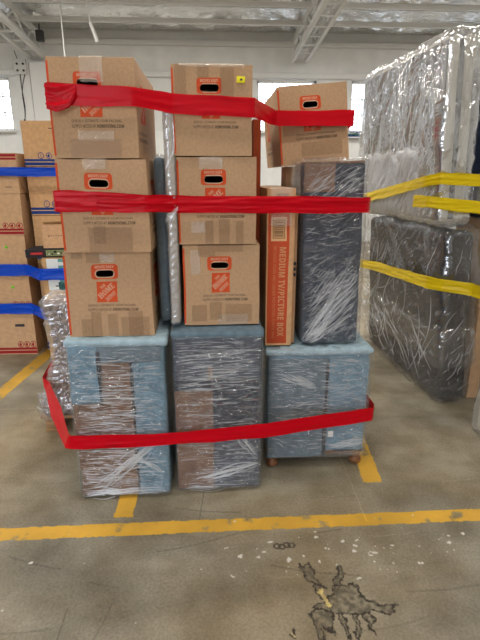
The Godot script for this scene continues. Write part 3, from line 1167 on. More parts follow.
# whitened creases gathered along a line, highlights put into their colour
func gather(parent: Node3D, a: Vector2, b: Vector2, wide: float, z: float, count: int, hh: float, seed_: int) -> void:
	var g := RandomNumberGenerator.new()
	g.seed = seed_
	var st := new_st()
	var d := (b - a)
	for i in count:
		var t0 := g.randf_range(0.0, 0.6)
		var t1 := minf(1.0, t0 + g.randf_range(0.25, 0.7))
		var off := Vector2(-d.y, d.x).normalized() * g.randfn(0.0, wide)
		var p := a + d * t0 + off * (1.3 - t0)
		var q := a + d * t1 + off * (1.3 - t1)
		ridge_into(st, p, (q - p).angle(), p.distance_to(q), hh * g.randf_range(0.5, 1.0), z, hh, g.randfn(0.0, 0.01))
	var o := part(done(st), "gathered_film_glints", M["film_crease_glint"], parent)
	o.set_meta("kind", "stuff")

func build_main_stack() -> void:
	# bottom row, left: tall furniture under a blue blanket and bare cardboard
	var c1 := thing("wrapped_cabinet", "tall cabinet in blue blanket and brown cardboard under film, below three boxes", "furniture", Vector3(-0.46, 0, -2.465))
	part(lumpy(Vector3(0.455, 0.835, 0.59), 0.018, 0.05, 0.008, 201), "blanket", M["blanket_blue"], c1)
	part(lumpy(Vector3(0.485, 0.036, 0.62), 0.016, 0.02, 0.007, 202, 9.0), "top_pad", M["blanket_pale"], c1, Vector3(0, 0.822, 0))
	var cp1 := sheet_part("cardboard_panel", -0.222, 0.012, 0.062, 0.765, 0.006, 0.297, "bare_cardboard", c1, 203)
	var fl1 := sheet_part("blanket_flap", -0.226, 0.535, -0.085, 0.83, 0.010, 0.303, "blanket_blue", c1, 204)
	sheet_part("blanket_fold", -0.09, 0.745, 0.21, 0.825, 0.008, 0.304, "blanket_grey", c1, 205)
	sheet_part("binding", 0.060, 0.02, 0.074, 0.80, 0.010, 0.301, "binding", cp1, 206, true)
	sheet_part("binding", -0.09, 0.53, -0.078, 0.80, 0.008, 0.309, "binding", fl1, 207, true)
	part(film_shell(Vector3(0.466, 0.835, 0.643), 0.022, 0.02, 0.005, 208, Vector3(0.7, 7.0, 0.7)), "stretch_film", M["stretch_film"], c1, Vector3(0, 0.006, 0.002))
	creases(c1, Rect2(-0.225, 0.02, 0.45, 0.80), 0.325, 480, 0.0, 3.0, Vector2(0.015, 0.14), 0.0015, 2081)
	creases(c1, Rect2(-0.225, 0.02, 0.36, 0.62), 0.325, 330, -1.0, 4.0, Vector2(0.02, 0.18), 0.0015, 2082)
	gather(c1, Vector2(-0.16, 0.03), Vector2(0.215, 0.36), 0.018, 0.327, 25, 0.0026, 2083)
	gather(c1, Vector2(0.02, 0.27), Vector2(0.21, 0.14), 0.010, 0.327, 14, 0.0026, 2084)
	gather(c1, Vector2(-0.22, 0.04), Vector2(0.215, 0.05), 0.014, 0.327, 22, 0.0026, 2085)
	# bottom row, middle
	var c2 := thing("wrapped_cabinet", "tall film-wrapped cabinet in dark slate blanket with one cardboard corner, between cabinet and chest", "furniture", Vector3(0.0225, 0, -2.49))
	part(lumpy(Vector3(0.435, 0.855, 0.59), 0.018, 0.05, 0.007, 221), "blanket", M["blanket_slate"], c2)
	part(lumpy(Vector3(0.455, 0.036, 0.61), 0.016, 0.02, 0.007, 222, 9.0), "top_pad", M["blanket_grey"], c2, Vector3(0, 0.843, 0))
	sheet_part("cardboard_panel", -0.216, 0.012, -0.028, 0.575, 0.006, 0.297, "bare_cardboard", c2, 223)
	sheet_part("cardboard_strip", -0.050, 0.56, -0.028, 0.70, 0.006, 0.298, "bare_cardboard", c2, 224)
	sheet_part("blanket_flap", -0.217, 0.575, -0.03, 0.63, 0.010, 0.299, "blanket_navy", c2, 225)
	sheet_part("blanket_flap", -0.026, 0.30, 0.20, 0.64, 0.006, 0.297, "blanket_navy", c2, 226)
	part(film_shell(Vector3(0.446, 0.855, 0.638), 0.022, 0.02, 0.005, 228, Vector3(0.7, 7.0, 0.7)), "stretch_film", M["stretch_film"], c2, Vector3(0, 0.006, 0.002))
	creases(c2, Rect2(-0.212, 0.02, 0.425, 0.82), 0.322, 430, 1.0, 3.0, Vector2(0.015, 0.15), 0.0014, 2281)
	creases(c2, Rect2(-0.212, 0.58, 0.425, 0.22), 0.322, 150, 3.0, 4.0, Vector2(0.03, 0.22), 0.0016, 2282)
	gather(c2, Vector2(-0.15, 0.06), Vector2(0.21, 0.165), 0.012, 0.324, 25, 0.0026, 2283)
	gather(c2, Vector2(0.06, 0.40), Vector2(0.205, 0.19), 0.010, 0.324, 12, 0.0018, 2284)
	gather(c2, Vector2(-0.20, 0.03), Vector2(0.10, 0.035), 0.010, 0.324, 12, 0.0018, 2285)
	# bottom row, right: chest on turned feet
	var c3 := thing("wrapped_chest", "low wide chest on turned wooden feet wrapped in pale blue blankets and milky film", "furniture", Vector3(0.57, 0, -2.72))
	for sx in [-1, 1]:
		for sz in [-1, 1]:
			part(lathe([Vector2(0, 0), Vector2(0.022, 0), Vector2(0.032, 0.010), Vector2(0.035, 0.024), Vector2(0.030, 0.040), Vector2(0.020, 0.047), Vector2(0.027, 0.055), Vector2(0.027, 0.075), Vector2(0, 0.075)], 18), "foot", M["turned_wood"], c3, Vector3(sx * 0.243, 0, sz * 0.30 + 0.02))
	part(bevel_box(Vector3(0.545, 0.05, 0.68), 0.006), "plinth", M["turned_wood"], c3, Vector3(0, 0.07, 0))
	part(lumpy(Vector3(0.555, 0.60, 0.69), 0.025, 0.05, 0.010, 241), "blanket", M["blanket_blue"], c3, Vector3(0, 0.098, 0))
	var fl3 := sheet_part("blanket_flap", -0.275, 0.065, 0.055, 0.66, 0.010, 0.346, "blanket_grey", c3, 242)
	sheet_part("binding", 0.036, 0.07, 0.052, 0.65, 0.008, 0.356, "binding", fl3, 243, true)
	var fl4 := sheet_part("blanket_flap", 0.06, 0.10, 0.27, 0.66, 0.008, 0.344, "blanket_blue", c3, 244)
	sheet_part("binding", 0.10, 0.09, 0.27, 0.102, 0.008, 0.346, "binding", fl4, 245, true)
	part(lumpy(Vector3(0.585, 0.032, 0.72), 0.014, 0.02, 0.007, 246, 9.0), "top_pad", M["blanket_pale"], c3, Vector3(0, 0.680, 0))
	part(bevel_box(Vector3(0.030, 0.036, 0.003), 0.0005), "care_tag", M["tag_white"], fl4, Vector3(0.08, 0.19, 0.359) - fl4.position, Vector3.ZERO, "small white care tag")
	part(film_shell(Vector3(0.570, 0.648, 0.743), 0.028, 0.02, 0.007, 248, Vector3(0.7, 5.0, 0.7)), "stretch_film", M["stretch_film_milky"], c3, Vector3(0, 0.060, 0.002))

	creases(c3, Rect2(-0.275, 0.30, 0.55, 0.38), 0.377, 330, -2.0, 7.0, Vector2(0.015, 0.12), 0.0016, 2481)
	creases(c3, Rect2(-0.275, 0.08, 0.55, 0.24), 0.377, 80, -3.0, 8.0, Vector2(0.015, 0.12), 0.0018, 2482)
	gather(c3, Vector2(-0.25, 0.60), Vector2(-0.02, 0.50), 0.020, 0.379, 19, 0.0024, 2483)
	gather(c3, Vector2(0.06, 0.14), Vector2(0.27, 0.17), 0.012, 0.379, 19, 0.0024, 2484)

	# left column of moving boxes
	moving_box("lowest of three moving boxes on the blue-blanketed cabinet, handle and orange logo both clear", Vector3(-0.478, 0.862, -2.555), Vector3(0.395, 0.402, 0.69), Vector3(0, 0, 0), 301,
		[[0.10, 0.0, 0.23, 0.07], [0.27, 0.0, 0.43, 0.12], [0.15, 0.78, 0.28, 1.0], [0.27, 0.69, 0.39, 1.0], [0.46, 0.72, 0.58, 1.0], [0.62, 0.76, 0.95, 1.0], [0.71, 0.69, 0.88, 1.0]], [[0.42, 0.0, 0.60, 0.11]])
	moving_box("middle moving box above the blue-blanketed cabinet, red tape just under its hand hole", Vector3(-0.464, 1.268, -2.53), Vector3(0.383, 0.396, 0.69), Vector3(0, 0, 0), 302,
		[[0.30, 0.72, 0.80, 1.0], [0.36, 0.70, 0.50, 0.9]], [[0.30, 0.0, 0.55, 0.10]])
	moving_box("top moving box above the blue-blanketed cabinet with crumpled red tape end beside its handle", Vector3(-0.476, 1.669, -2.53), Vector3(0.352, 0.386, 0.69), Vector3(0, 0, 0.0), 303,
		[[0.20, 0.80, 0.80, 1.0]], [[0.38, 0.0, 0.64, 0.24], [0.30, 0.72, 0.72, 0.82]])
	# middle column
	moving_box("lowest of three moving boxes on the slate cabinet, beside the tall orange flat box", Vector3(0.047, 0.889, -2.625), Vector3(0.366, 0.394, 0.69), Vector3(0, 0, 0), 304,
		[[0.20, 0.0, 0.42, 0.14], [0.42, 0.0, 0.78, 0.08], [0.10, 0.74, 0.30, 0.95], [0.34, 0.70, 0.50, 0.93], [0.55, 0.73, 0.90, 0.96]], [[0.10, 0.06, 0.22, 0.35], [0.45, 0.86, 0.85, 1.0]])
	moving_box("middle moving box above the slate cabinet, logo half hidden by red tape", Vector3(0.030, 1.288, -2.615), Vector3(0.358, 0.390, 0.69), Vector3(0, 0, 0), 305,
		[[0.34, 0.72, 0.45, 1.0], [0.52, 0.70, 0.66, 1.0], [0.74, 0.72, 0.84, 1.0]], [[0.28, 0.0, 0.58, 0.13], [0.16, 0.73, 0.34, 0.86]])
	var m3 := moving_box("top moving box above the slate cabinet with a small yellow sticker", Vector3(0.015, 1.682, -2.605), Vector3(0.346, 0.366, 0.69), Vector3(0, 0, 0), 306,
		[[0.04, 0.0, 0.18, 0.34], [0.32, 0.0, 0.46, 0.14], [0.60, 0.03, 0.77, 0.40]], [[0.10, 0.0, 0.9, 0.03]])
	var sk := part(bevel_box(Vector3(0.036, 0.026, 0.002), 0.0004), "sticker", M["sticker_yellow"], m3, Vector3(0.122, 0.295, 0.352), Vector3(0, 0, -4), "small yellow sticker")
	part(bevel_box(Vector3(0.010, 0.008, 0.001), 0.0002), "sticker_mark", M["black_print"], sk, Vector3(0.002, 0.009, 0.0015))
	# right column, box behind the wrapped crate, slightly tilted
	moving_box("tilted moving box behind the dark film-wrapped crate, in front of the bright windows", Vector3(0.592, 1.664, -3.15), Vector3(0.382, 0.405, 0.69), Vector3(0, 0, 5.4), 307,
		[[0.30, 0.72, 0.9, 0.9], [0.05, 0.48, 0.95, 0.62]], [])
	plain_box("tall_carton", "plain tall brown carton hidden behind the dark wrapped crate", Vector3(0.62, 0.722, -2.985), Vector3(0.36, 0.925, 0.20), Vector3.ZERO, 308, "kraft")
	# slabs between the first two columns
	var sl := thing("wrapped_slab", "narrow slab in blue-grey blanket wedged beside the grey bubble-wrapped panel", "panel", Vector3(-0.236, 0.890, -2.62))
	part(lumpy(Vector3(0.048, 0.79, 0.56), 0.02, 0.03, 0.004, 311), "blanket", M["blanket_grey"], sl)
	part(film_shell(Vector3(0.056, 0.80, 0.58), 0.024, 0.018, 0.004, 312, Vector3(1, 2.5, 1)), "stretch_film", M["stretch_film"], sl, Vector3(0, 0.004, 0))
	var bw := thing("bubble_wrapped_slab", "tall thin panel in grey bubble wrap between the two columns of moving boxes", "panel", Vector3(-0.177, 0.90, -2.56))
	part(bevel_box(Vector3(0.036, 0.98, 0.60), 0.004), "frame", M["wrapped_frame"], bw, Vector3(0, 0.008, 0))
	part(film_shell(Vector3(0.050, 1.0, 0.64), 0.022, 0.006, 0.004, 313, Vector3(12, 12, 12), false), "bubble_wrap", M["bubble_wrap"], bw)
	fold([Vector3(-0.02, 0.72, 0.325), Vector3(0.02, 0.80, 0.335), Vector3(0.02, 0.95, 0.33)], 0.02, 314, bw, "bubble_wrap")
	fold([Vector3(-0.03, 0.50, 0.325), Vector3(0.0, 0.52, 0.338), Vector3(0.03, 0.56, 0.33)], 0.02, 315, bw, "bubble_wrap")
	# flat boxes for screens and pictures
	var tv := thing("flat_picture_box", "tall narrow brown flat box with orange printed end and barcode", "box", Vector3(0.350, 0.722, -2.80))
	var tvs := Vector3(0.140, 0.815, 0.76)
	part(carton_mesh(tvs, false, 321), "carton", [M["television_end"], M["kraft"], M["kraft"], M["kraft"]], tv)
	part(tape_strip(tvs, 0.12, 0.0, 0.88, 0.22), "clear_tape", M["clear_tape"], tv)
	var t2 := thing("flat_picture_box", "dark orange-brown flat box standing behind the boxes on the slate cabinet", "box", Vector3(0.256, 0.895, -3.02))
	part(carton_mesh(Vector3(0.042, 0.99, 0.55), false, 322), "carton", [M["orange_board"], M["kraft"], M["orange_board"], M["orange_board"]], t2)
	plain_box("narrow_carton", "narrow plain brown carton squeezed beside the dark wrapped crate", Vector3(0.434, 0.722, -2.66), Vector3(0.016, 0.78, 0.4), Vector3.ZERO, 323, "narrow_mark")
	# film wrapped crate
	var w := thing("wrapped_crate", "upright crate in dark navy blanket with diagonal film folds, beside the orange flat box", "crate", Vector3(0.632, 0.722, -2.585), Vector3(0, 0, 1.2))
	part(lumpy(Vector3(0.305, 0.935, 0.30), 0.016, 0.05, 0.006, 331), "blanket", M["blanket_navy"], w)
	part(bevel_box(Vector3(0.300, 0.012, 0.295), 0.004), "cardboard_lid", M["bare_cardboard"], w, Vector3(0, 0.932, 0))
	sheet_part("cardboard_corner", -0.150, 0.80, 0.0, 0.93, 0.006, 0.150, "bare_cardboard", w, 332)
	part(film_shell(Vector3(0.330, 0.955, 0.325), 0.022, 0.016, 0.008, 333, Vector3(2.5, 2.5, 1)), "stretch_film", M["stretch_film"], w, Vector3(0, 0.002, 0.002))
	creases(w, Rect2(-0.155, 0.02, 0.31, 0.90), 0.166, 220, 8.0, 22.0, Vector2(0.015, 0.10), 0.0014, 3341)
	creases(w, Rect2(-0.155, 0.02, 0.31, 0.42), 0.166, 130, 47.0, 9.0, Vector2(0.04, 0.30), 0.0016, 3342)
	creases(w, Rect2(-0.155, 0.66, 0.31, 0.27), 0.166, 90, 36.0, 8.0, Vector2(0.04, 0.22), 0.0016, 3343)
	gather(w, Vector2(0.155, 0.42), Vector2(-0.14, 0.03), 0.030, 0.168, 22, 0.0020, 3344)
	gather(w, Vector2(0.155, 0.26), Vector2(-0.14, 0.02), 0.020, 0.168, 16, 0.0020, 3345)
	gather(w, Vector2(-0.15, 0.05), Vector2(-0.02, 0.09), 0.030, 0.168, 25, 0.0028, 3346)

func build_tapes() -> void:
	# upper band: round the top boxes and back along the sides
	var a := thing("red_tape_band", "upper red plastic tape band sagging across the top boxes", "tape", Vector3.ZERO)
	part(ribbon([
		[Vector3(-0.665, 1.925, -2.95), 0.036], [Vector3(-0.663, 1.917, -2.20), 0.042], [Vector3(-0.650, 1.915, -2.166), 0.042],
		[Vector3(-0.30, 1.905, -2.165), 0.038], [Vector3(-0.162, 1.893, -2.240), 0.039], [Vector3(0.194, 1.878, -2.240), 0.040],
		[Vector3(0.36, 1.892, -2.77), 0.038], [Vector3(0.785, 1.897, -2.785), 0.041], [Vector3(0.80, 1.90, -2.82), 0.04], [Vector3(0.80, 1.90, -3.3), 0.04]], 0.02, 0.006, 401), "band", M["red_tape"], a)
	# its crumpled loose end
	part(ribbon([[Vector3(-0.657, 1.905, -2.160), 0.046], [Vector3(-0.62, 1.897, -2.158), 0.050], [Vector3(-0.565, 1.905, -2.158), 0.042], [Vector3(-0.535, 1.925, -2.158), 0.022]], 0.005, 0.022, 402, 16), "crumpled_end", M["red_tape"], a)
	var b := thing("red_tape_band", "middle red plastic tape band running level across the box handles", "tape", Vector3.ZERO)
	part(ribbon([
		[Vector3(-0.676, 1.495, -2.9), 0.040], [Vector3(-0.674, 1.492, -2.18), 0.043], [Vector3(-0.660, 1.491, -2.166), 0.043],
		[Vector3(-0.47, 1.490, -2.165), 0.043], [Vector3(-0.27, 1.482, -2.165), 0.038], [Vector3(-0.156, 1.474, -2.250), 0.040], [Vector3(0.210, 1.470, -2.250), 0.038],
		[Vector3(0.776, 1.457, -2.400), 0.038], [Vector3(0.796, 1.457, -2.43), 0.038], [Vector3(0.796, 1.457, -2.85), 0.038]], 0.02, 0.012, 403, 14), "band", M["red_tape"], b)
	part(ribbon([[Vector3(-0.664, 1.497, -2.160), 0.036], [Vector3(-0.585, 1.497, -2.159), 0.04], [Vector3(-0.49, 1.490, -2.159), 0.037]], 0.008, 0.008, 404), "second_layer", M["red_tape"], b)
	var c := thing("red_tape_band", "lower red plastic tape band pulled round the three wrapped pieces on the floor", "tape", Vector3.ZERO)
	part(ribbon([
		[Vector3(-1.10, 0.36, -3.16), 0.03], [Vector3(-1.075, 0.355, -2.86), 0.03], [Vector3(-1.03, 0.350, -2.80), 0.03, Vector3(0.5, 0.8, 0)], [Vector3(-0.87, 0.345, -2.45), 0.045, Vector3(0.7, 0.7, 0.1)], [Vector3(-0.722, 0.348, -2.13), 0.038, Vector3(0.3, 0.9, 0)], [Vector3(-0.70, 0.348, -2.120), 0.036],
		[Vector3(-0.46, 0.350, -2.114), 0.036], [Vector3(-0.215, 0.352, -2.118), 0.034], [Vector3(0.25, 0.366, -2.145), 0.040],
		[Vector3(0.865, 0.345, -2.325), 0.040], [Vector3(0.885, 0.345, -2.36), 0.038], [Vector3(0.885, 0.345, -3.05), 0.038]], 0.02, 0.005, 405), "band", M["red_tape"], c)

# ---------------------------------------------------------------- the load held by blue tape
func build_left_load() -> void:
	var ry := [0.0, 0.405, 0.735, 1.102, 1.45]
	var rh := [0.403, 0.328, 0.365, 0.345, 0.325]
	var rl := ["lowest red-striped carton standing on the concrete floor", "second red-striped carton from the floor, green dot on its front", "third red-striped carton from the floor, green dot on its front", "fourth red-striped carton from the floor in its stack", "topmost red-striped carton, turned upside down"]
	for i in 5:
		var up: bool = i == 4
		var t := plain_box("striped_carton", rl[i], Vector3(-1.884 + 0.006 * i, ry[i] + (rh[i] if up else 0.0), -4.56), Vector3(0.50, rh[i], 0.5), Vector3(0, 0, 180 if up else 0), 501 + i, "carton_red", "kraft", "red-striped cartons")
		if i == 0:
			part(soft_box(Vector3(0.085, 0.024, 0.006), 0.0029, 0.02), "hole_shade_pad", M["black_print"], t, Vector3(0.12, 0.27, 0.250))  # solid dark pad, the shade inside a hole put into its colour
		if i == 1 or i == 2:
			part(lathe([Vector2(0, 0.002), Vector2(0.012, 0.002), Vector2(0.013, 0.0)], 14), "dot_sticker", M["sticker_green"], t, Vector3([0, 0.10, 0.085][i], rh[i] * 0.72, 0.254), Vector3(90, 0, 0), "green dot sticker")
	var by := [0.0, 0.455, 0.865, 1.262, 1.672]
	var bh := [0.452, 0.407, 0.392, 0.405, 0.365]
	var bl := ["lowest blue-striped carton standing on the floor behind the pallet", "second blue-striped carton from the floor", "third blue-striped carton, a small open carton in front of it", "fourth blue-striped carton, right below the topmost one", "topmost blue-striped carton, higher than the red-striped stack"]
	for i in 5:
		var wide := 0.47
		plain_box("striped_carton", bl[i], Vector3(-1.343 + (0.005 if i < 4 else 0.0), by[i], -4.67), Vector3(wide, bh[i], 0.5), Vector3.ZERO, 511 + i, "carton_blue", "kraft_yellow", "blue-striped cartons")
	# small pile in front of the blue striped stack
	plain_box("support_carton", "plain carton under the decorated tree box", Vector3(-1.26, 0, -4.27), Vector3(0.40, 0.545, 0.26), Vector3.ZERO, 521, "kraft_yellow")
	var tb := thing("tree_box", "carton with a white panel showing a teal stripe and dark green tree", "box", Vector3(-1.24, 0.55, -4.27))
	part(carton_mesh(Vector3(0.40, 0.375, 0.26), false, 522), "carton", [M["kraft_yellow"], M["kraft_yellow"], M["kraft_yellow"], M["kraft_yellow"]], tb)
	part(quad_mesh(0.335, 0.275), "picture_panel", M["tree_panel"], tb, Vector3(0.005, 0.232, 0.1345))
	var dp := thing("dark_package", "long flat black package with a red label on the tree box", "package", Vector3(-1.345, 0.930, -4.28), Vector3(0, 0, 1.5))
	part(bevel_box(Vector3(0.46, 0.07, 0.24), 0.004), "carton", M["black_print"], dp)
	part(quad_mesh(0.44, 0.064), "printed_label", M["dark_package"], dp, Vector3(0, 0.035, 0.1215))
	var sc := thing("small_carton", "small open carton with faint lettering on the black package", "box", Vector3(-1.26, 1.006, -4.27))
	part(carton_mesh(Vector3(0.32, 0.20, 0.2), false, 523), "carton", [M["small_carton"], M["kraft_yellow"], M["kraft_yellow"], M["kraft_yellow"]], sc)
	part(soft_box(Vector3(0.30, 0.004, 0.10), 0.0018, 0.05), "flap", M["kraft_yellow"], sc, Vector3(0.01, 0.205, 0.08), Vector3(-28, 0, 4))
	# blue bands
	var spec := [[1.628, 0.037, 0.0], [0.800, 0.050, -0.006], [0.448, 0.048, -0.004]]
	var lab := ["upper blue plastic tape band across the striped cartons", "middle blue plastic tape band in front of the tree box", "lowest blue plastic tape band, its end tucked behind the wrapped pallet"]
	for i in 3:
		var t := thing("blue_tape_band", lab[i], "tape", Vector3.ZERO)
		var y: float = spec[i][0]
		var h: float = spec[i][1]
		var zf := -4.295 if i == 0 else -4.095
		var xr := -1.10 if i != 2 else -1.06
		var dz := 0.0
		part(ribbon([[Vector3(-2.15, y, -4.8), h], [Vector3(-2.145, y, -4.29), h], [Vector3(-2.13, y, -4.285), h], [Vector3(-1.62, y, -4.285), h], [Vector3(-1.45, y - 0.004, zf - dz), h], [Vector3(xr, y, zf - dz), h], [Vector3(xr + 0.03, y, -4.95), h]], 0.03, 0.014, 531 + i), "band", M["blue_tape"], t)
	# wrapped pile on a pallet
	var pa := thing("wooden_pallet", "small wooden pallet under the film-wrapped pile", "pallet", Vector3(-0.80, 0, -3.03))
	for k in 3:
		part(bevel_box(Vector3(0.09, 0.07, 0.09), 0.004), "block", M["pallet_wood"], pa, Vector3(-0.25 + k * 0.25, 0.02, 0.12))
		part(bevel_box(Vector3(0.09, 0.07, 0.09), 0.004), "block", M["pallet_wood"], pa, Vector3(-0.25 + k * 0.25, 0.02, -0.12))
		part(bevel_box(Vector3(0.09, 0.02, 0.36), 0.003), "runner", M["pallet_wood"], pa, Vector3(-0.25 + k * 0.25, 0.0, 0))
	for k in 3:
		part(bevel_box(Vector3(0.64, 0.02, 0.10), 0.003), "deck_board", M["pallet_wood"], pa, Vector3(0, 0.09, -0.125 + k * 0.125))
	var wp := thing("wrapped_pile", "pinched pile of brown bundles in torn white film on the pallet", "bundle", Vector3(-0.755, 0.138, -2.99))
	var prof := func(y: float) -> float:
		var ys := [0.0, 0.05, 0.12, 0.32, 0.42, 0.75]
		var xs := [0.115, 0.120, 0.085, 0.012, 0.0, 0.04]
		for i in 5:
			if y <= ys[i + 1]:
				return lerpf(xs[i], xs[i + 1], (y - ys[i]) / (ys[i + 1] - ys[i]))
		return 0.04
	var nn := noise(541, 7.0, 4)
	var inner := func(p: Vector3, n: Vector3) -> float:
		return 0.018 * nn.get_noise_3dv(p) + (maxf(0.0, -n.x) * prof.call(p.y) if n.x < 0 else 0.0) + (0.35 * prof.call(p.y) * maxf(0.0, n.z))
	part(soft_box(Vector3(0.47, 0.722, 0.22), 0.03, 0.02, inner), "bundle", M["bundle_cloth"], wp)
	var rr := noise(542, 13.0, 4, true, 0.05)
	var outer := func(p: Vector3, n: Vector3) -> float:
		return 0.017 * rr.get_noise_3dv(p * Vector3(1, 1.5, 1)) + 0.008 + (maxf(0.0, -n.x) * prof.call(p.y) if n.x < 0 else 0.0) + (0.35 * prof.call(p.y) * maxf(0.0, n.z))
	part(soft_box(Vector3(0.49, 0.735, 0.24), 0.03, 0.007, outer), "torn_film", M["plastic_torn"], wp)
	for k in 9:
		rng.seed = 560 + k
		var y0 := rng.randf_range(0.0, 0.14)
		var pts := []
		var p := Vector3(-0.33 + rng.randf() * 0.10, y0, 0.14 + rng.randf() * 0.03)
		for i in 7:
			pts.append(p)
			p += Vector3(rng.randf_range(-0.022, 0.012), rng.randf_range(-0.02, 0.018), rng.randf_range(-0.02, 0.02))
		var cc := []
		for q in pts:
			cc.append([q, 0.006])
		part(ribbon(cc, 0.01, 0.006, 580 + k, 2), "film_shred", M["film_fold"], wp)

func quad_mesh(w: float, h: float) -> ArrayMesh:
	var st := new_st()
	face(st, Vector3(-w / 2, -h / 2, 0), Vector3(w, 0, 0), Vector3(0, h, 0), steps(1), steps(1), func(p: Vector3) -> Vector3: return p)
	return done(st)

# ---------------------------------------------------------------- the load held by yellow tape
func bag(s: Vector3, r: float, cell: float, seed_: int, amp: float, slant: Vector2, freq: Vector2, bow := 0.0) -> ArrayMesh:
	var r1 := noise(seed_, 1.0, 2, true, 0.5)
	var r2 := noise(seed_ + 1, 1.0, 2, true, 0.5)
	var lo := noise(seed_ + 2, 1.4, 2)
	var b1 := Basis(Vector3.RIGHT, deg_to_rad(slant.x))
	var b2 := Basis(Vector3.RIGHT, deg_to_rad(slant.y))
	var k := Vector3(freq.x, freq.y, freq.x)
	var f := func(p: Vector3, n: Vector3) -> float:
		var m := smoothstep(-0.25, 0.25, lo.get_noise_3dv(p * 1.7))
		var a := r1.get_noise_3dv((b1 * p) * k)
		var b := r2.get_noise_3dv((b2 * p) * k)
		return amp * lerpf(a, b, m) * lerpf(1.0, 0.3, maxf(0.0, n.z)) + amp * 1.2 * lo.get_noise_3dv(p) + bow * maxf(0.0, -n.x) * sin(PI * p.y / s.y)
	return soft_box(s, r, cell, f)

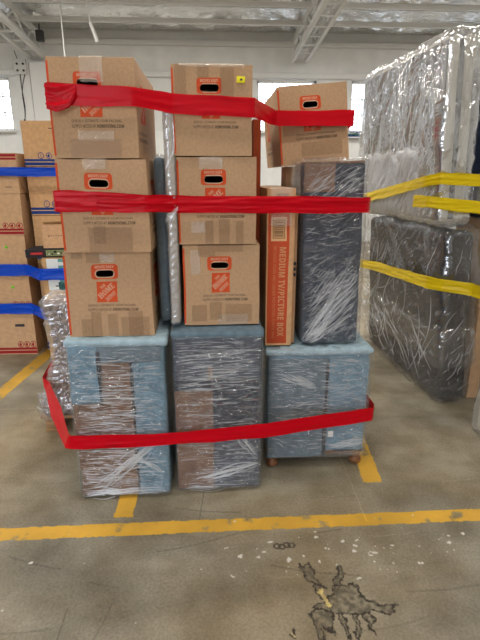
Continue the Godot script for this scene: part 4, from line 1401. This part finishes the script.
func build_right_load() -> void:
	var dk := thing("upholstered_slab", "charcoal upholstered slab standing in clear crumpled plastic on the floor", "furniture", Vector3(1.695, 0.012, -3.79), Vector3(0, 3.0, 4.0))
	part(lumpy(Vector3(0.205, 1.22, 1.40), 0.05, 0.06, 0.010, 601), "upholstery", M["charcoal_cloth"], dk, Vector3(0, 0.01, 0))
	part(bag(Vector3(0.265, 1.265, 1.48), 0.055, 0.009, 602, 0.028, Vector2(35, -50), Vector2(6.5, 1.3)), "plastic_cover", M["plastic_clear"], dk)
	part(bag(Vector3(0.29, 0.30, 1.50), 0.06, 0.009, 604, 0.024, Vector2(75, -70), Vector2(7.0, 1.8)), "loose_plastic", M["plastic_clear"], dk, Vector3(-0.01, 0.27, 0))
	var mt := thing("mattress", "mattress with two cream border bands stood on edge in silvery plastic", "mattress", Vector3(1.555, 1.292, -3.84), Vector3(0, 2.0, 3.2))
	part(lumpy(Vector3(0.016, 1.06, 1.42), 0.007, 0.05, 0.006, 611), "quilted_face", M["grey_ticking"], mt, Vector3(-0.094, 0.03, 0))
	part(lumpy(Vector3(0.062, 1.09, 1.46), 0.02, 0.05, 0.006, 612), "cream_border", M["cream_ticking"], mt, Vector3(-0.055, 0.015, 0))
	part(lumpy(Vector3(0.040, 1.06, 1.43), 0.01, 0.05, 0.004, 613), "dark_core", M["charcoal_cloth"], mt, Vector3(-0.005, 0.03, 0))
	part(lumpy(Vector3(0.062, 1.09, 1.46), 0.02, 0.05, 0.006, 614), "cream_border", M["cream_ticking"], mt, Vector3(0.044, 0.015, 0))
	part(bag(Vector3(0.225, 1.14, 1.53), 0.05, 0.008, 615, 0.022, Vector2(14, -36), Vector2(6.0, 1.2), 0.02), "plastic_cover", M["plastic_bag"], mt)
	part(bag(Vector3(0.255, 0.48, 1.28), 0.06, 0.010, 617, 0.020, Vector2(-30, 60), Vector2(6.0, 2.0)), "loose_plastic", M["plastic_milky"], mt, Vector3(-0.01, 0.02, -0.09))
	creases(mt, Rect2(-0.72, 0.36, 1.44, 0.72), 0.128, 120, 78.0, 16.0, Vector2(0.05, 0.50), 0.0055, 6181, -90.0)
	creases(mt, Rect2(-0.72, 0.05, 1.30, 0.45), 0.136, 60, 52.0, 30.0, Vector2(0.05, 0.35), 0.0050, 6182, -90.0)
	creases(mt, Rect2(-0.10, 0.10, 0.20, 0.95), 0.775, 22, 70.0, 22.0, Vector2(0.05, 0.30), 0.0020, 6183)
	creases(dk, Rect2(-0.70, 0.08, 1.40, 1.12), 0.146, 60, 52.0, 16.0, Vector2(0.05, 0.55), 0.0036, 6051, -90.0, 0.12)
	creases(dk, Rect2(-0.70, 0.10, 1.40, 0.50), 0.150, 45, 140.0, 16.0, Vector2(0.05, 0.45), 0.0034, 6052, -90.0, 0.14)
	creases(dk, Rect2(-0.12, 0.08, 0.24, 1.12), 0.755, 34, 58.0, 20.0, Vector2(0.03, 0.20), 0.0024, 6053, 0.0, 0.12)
	# things beyond, at the edge of view
	plain_box("brown_carton", "plain brown carton on the floor beside the charcoal slab", Vector3(2.10, 0, -3.40), Vector3(0.42, 0.70, 0.45), Vector3.ZERO, 621, "kraft")
	plain_box("brown_carton", "plain brown carton stacked upon another beside the charcoal slab", Vector3(2.10, 0.705, -3.42), Vector3(0.42, 0.60, 0.45), Vector3.ZERO, 622, "kraft")
	var nq := thing("quilted_bundle", "dark navy quilted bundle standing beside the mattress", "bundle", Vector3(2.02, 1.325, -3.45))
	part(lumpy(Vector3(0.42, 1.0, 0.40), 0.08, 0.04, 0.03, 623), "quilt", M["navy_quilt"], nq)
	part(bag(Vector3(0.44, 0.30, 0.42), 0.08, 0.015, 624, 0.012, Vector2(30, -40), Vector2(7.0, 2.0)), "plastic_flap", M["plastic_bag"], nq, Vector3(0, 0.02, 0.02))
	var pw := thing("pale_wrapped_bundle", "pale film-wrapped upright bundle at the aisle edge", "bundle", Vector3(1.90, 0, -2.65))
	part(lumpy(Vector3(0.42, 1.30, 0.14), 0.05, 0.05, 0.02, 631), "padding", M["cream_ticking"], pw)
	part(bag(Vector3(0.45, 1.32, 0.17), 0.05, 0.015, 632, 0.015, Vector2(20, -40), Vector2(7.0, 2.0)), "film", M["plastic_bag"], pw)
	# yellow bands
	var y1 := thing("yellow_tape_band", "upper yellow plastic tape band climbing across the mattress", "tape", Vector3.ZERO)
	part(ribbon([[Vector3(1.355, 1.36, -4.62), 0.04], [Vector3(1.36, 1.43, -4.1), 0.04], [Vector3(1.375, 1.56, -3.12), 0.034], [Vector3(1.43, 1.58, -3.02), 0.036], [Vector3(1.75, 1.565, -3.03), 0.036], [Vector3(2.26, 1.56, -3.20), 0.036]], 0.02, 0.012, 641), "band", M["yellow_tape"], y1)
	var y2 := thing("yellow_tape_band", "short yellow tape piece stuck over the cream mattress bands", "tape", Vector3.ZERO)
	part(ribbon([[Vector3(1.345, 1.435, -3.20), 0.036], [Vector3(1.365, 1.44, -3.03), 0.036], [Vector3(1.44, 1.43, -3.005), 0.038], [Vector3(1.76, 1.395, -3.02), 0.038], [Vector3(2.26, 1.37, -3.18), 0.038]], 0.015, 0.012, 642), "band", M["yellow_tape"], y2)
	var y3 := thing("yellow_tape_band", "lower yellow plastic tape band round the charcoal slab", "tape", Vector3.ZERO)
	part(ribbon([[Vector3(1.44, 0.775, -4.62), 0.04], [Vector3(1.455, 0.83, -4.1), 0.04], [Vector3(1.445, 0.91, -3.08), 0.040], [Vector3(1.50, 0.91, -2.99), 0.040], [Vector3(1.66, 0.90, -2.90), 0.040], [Vector3(1.655, 0.91, -2.56), 0.038], [Vector3(2.14, 0.91, -2.54), 0.038]], 0.02, 0.012, 643), "band", M["yellow_tape"], y3)
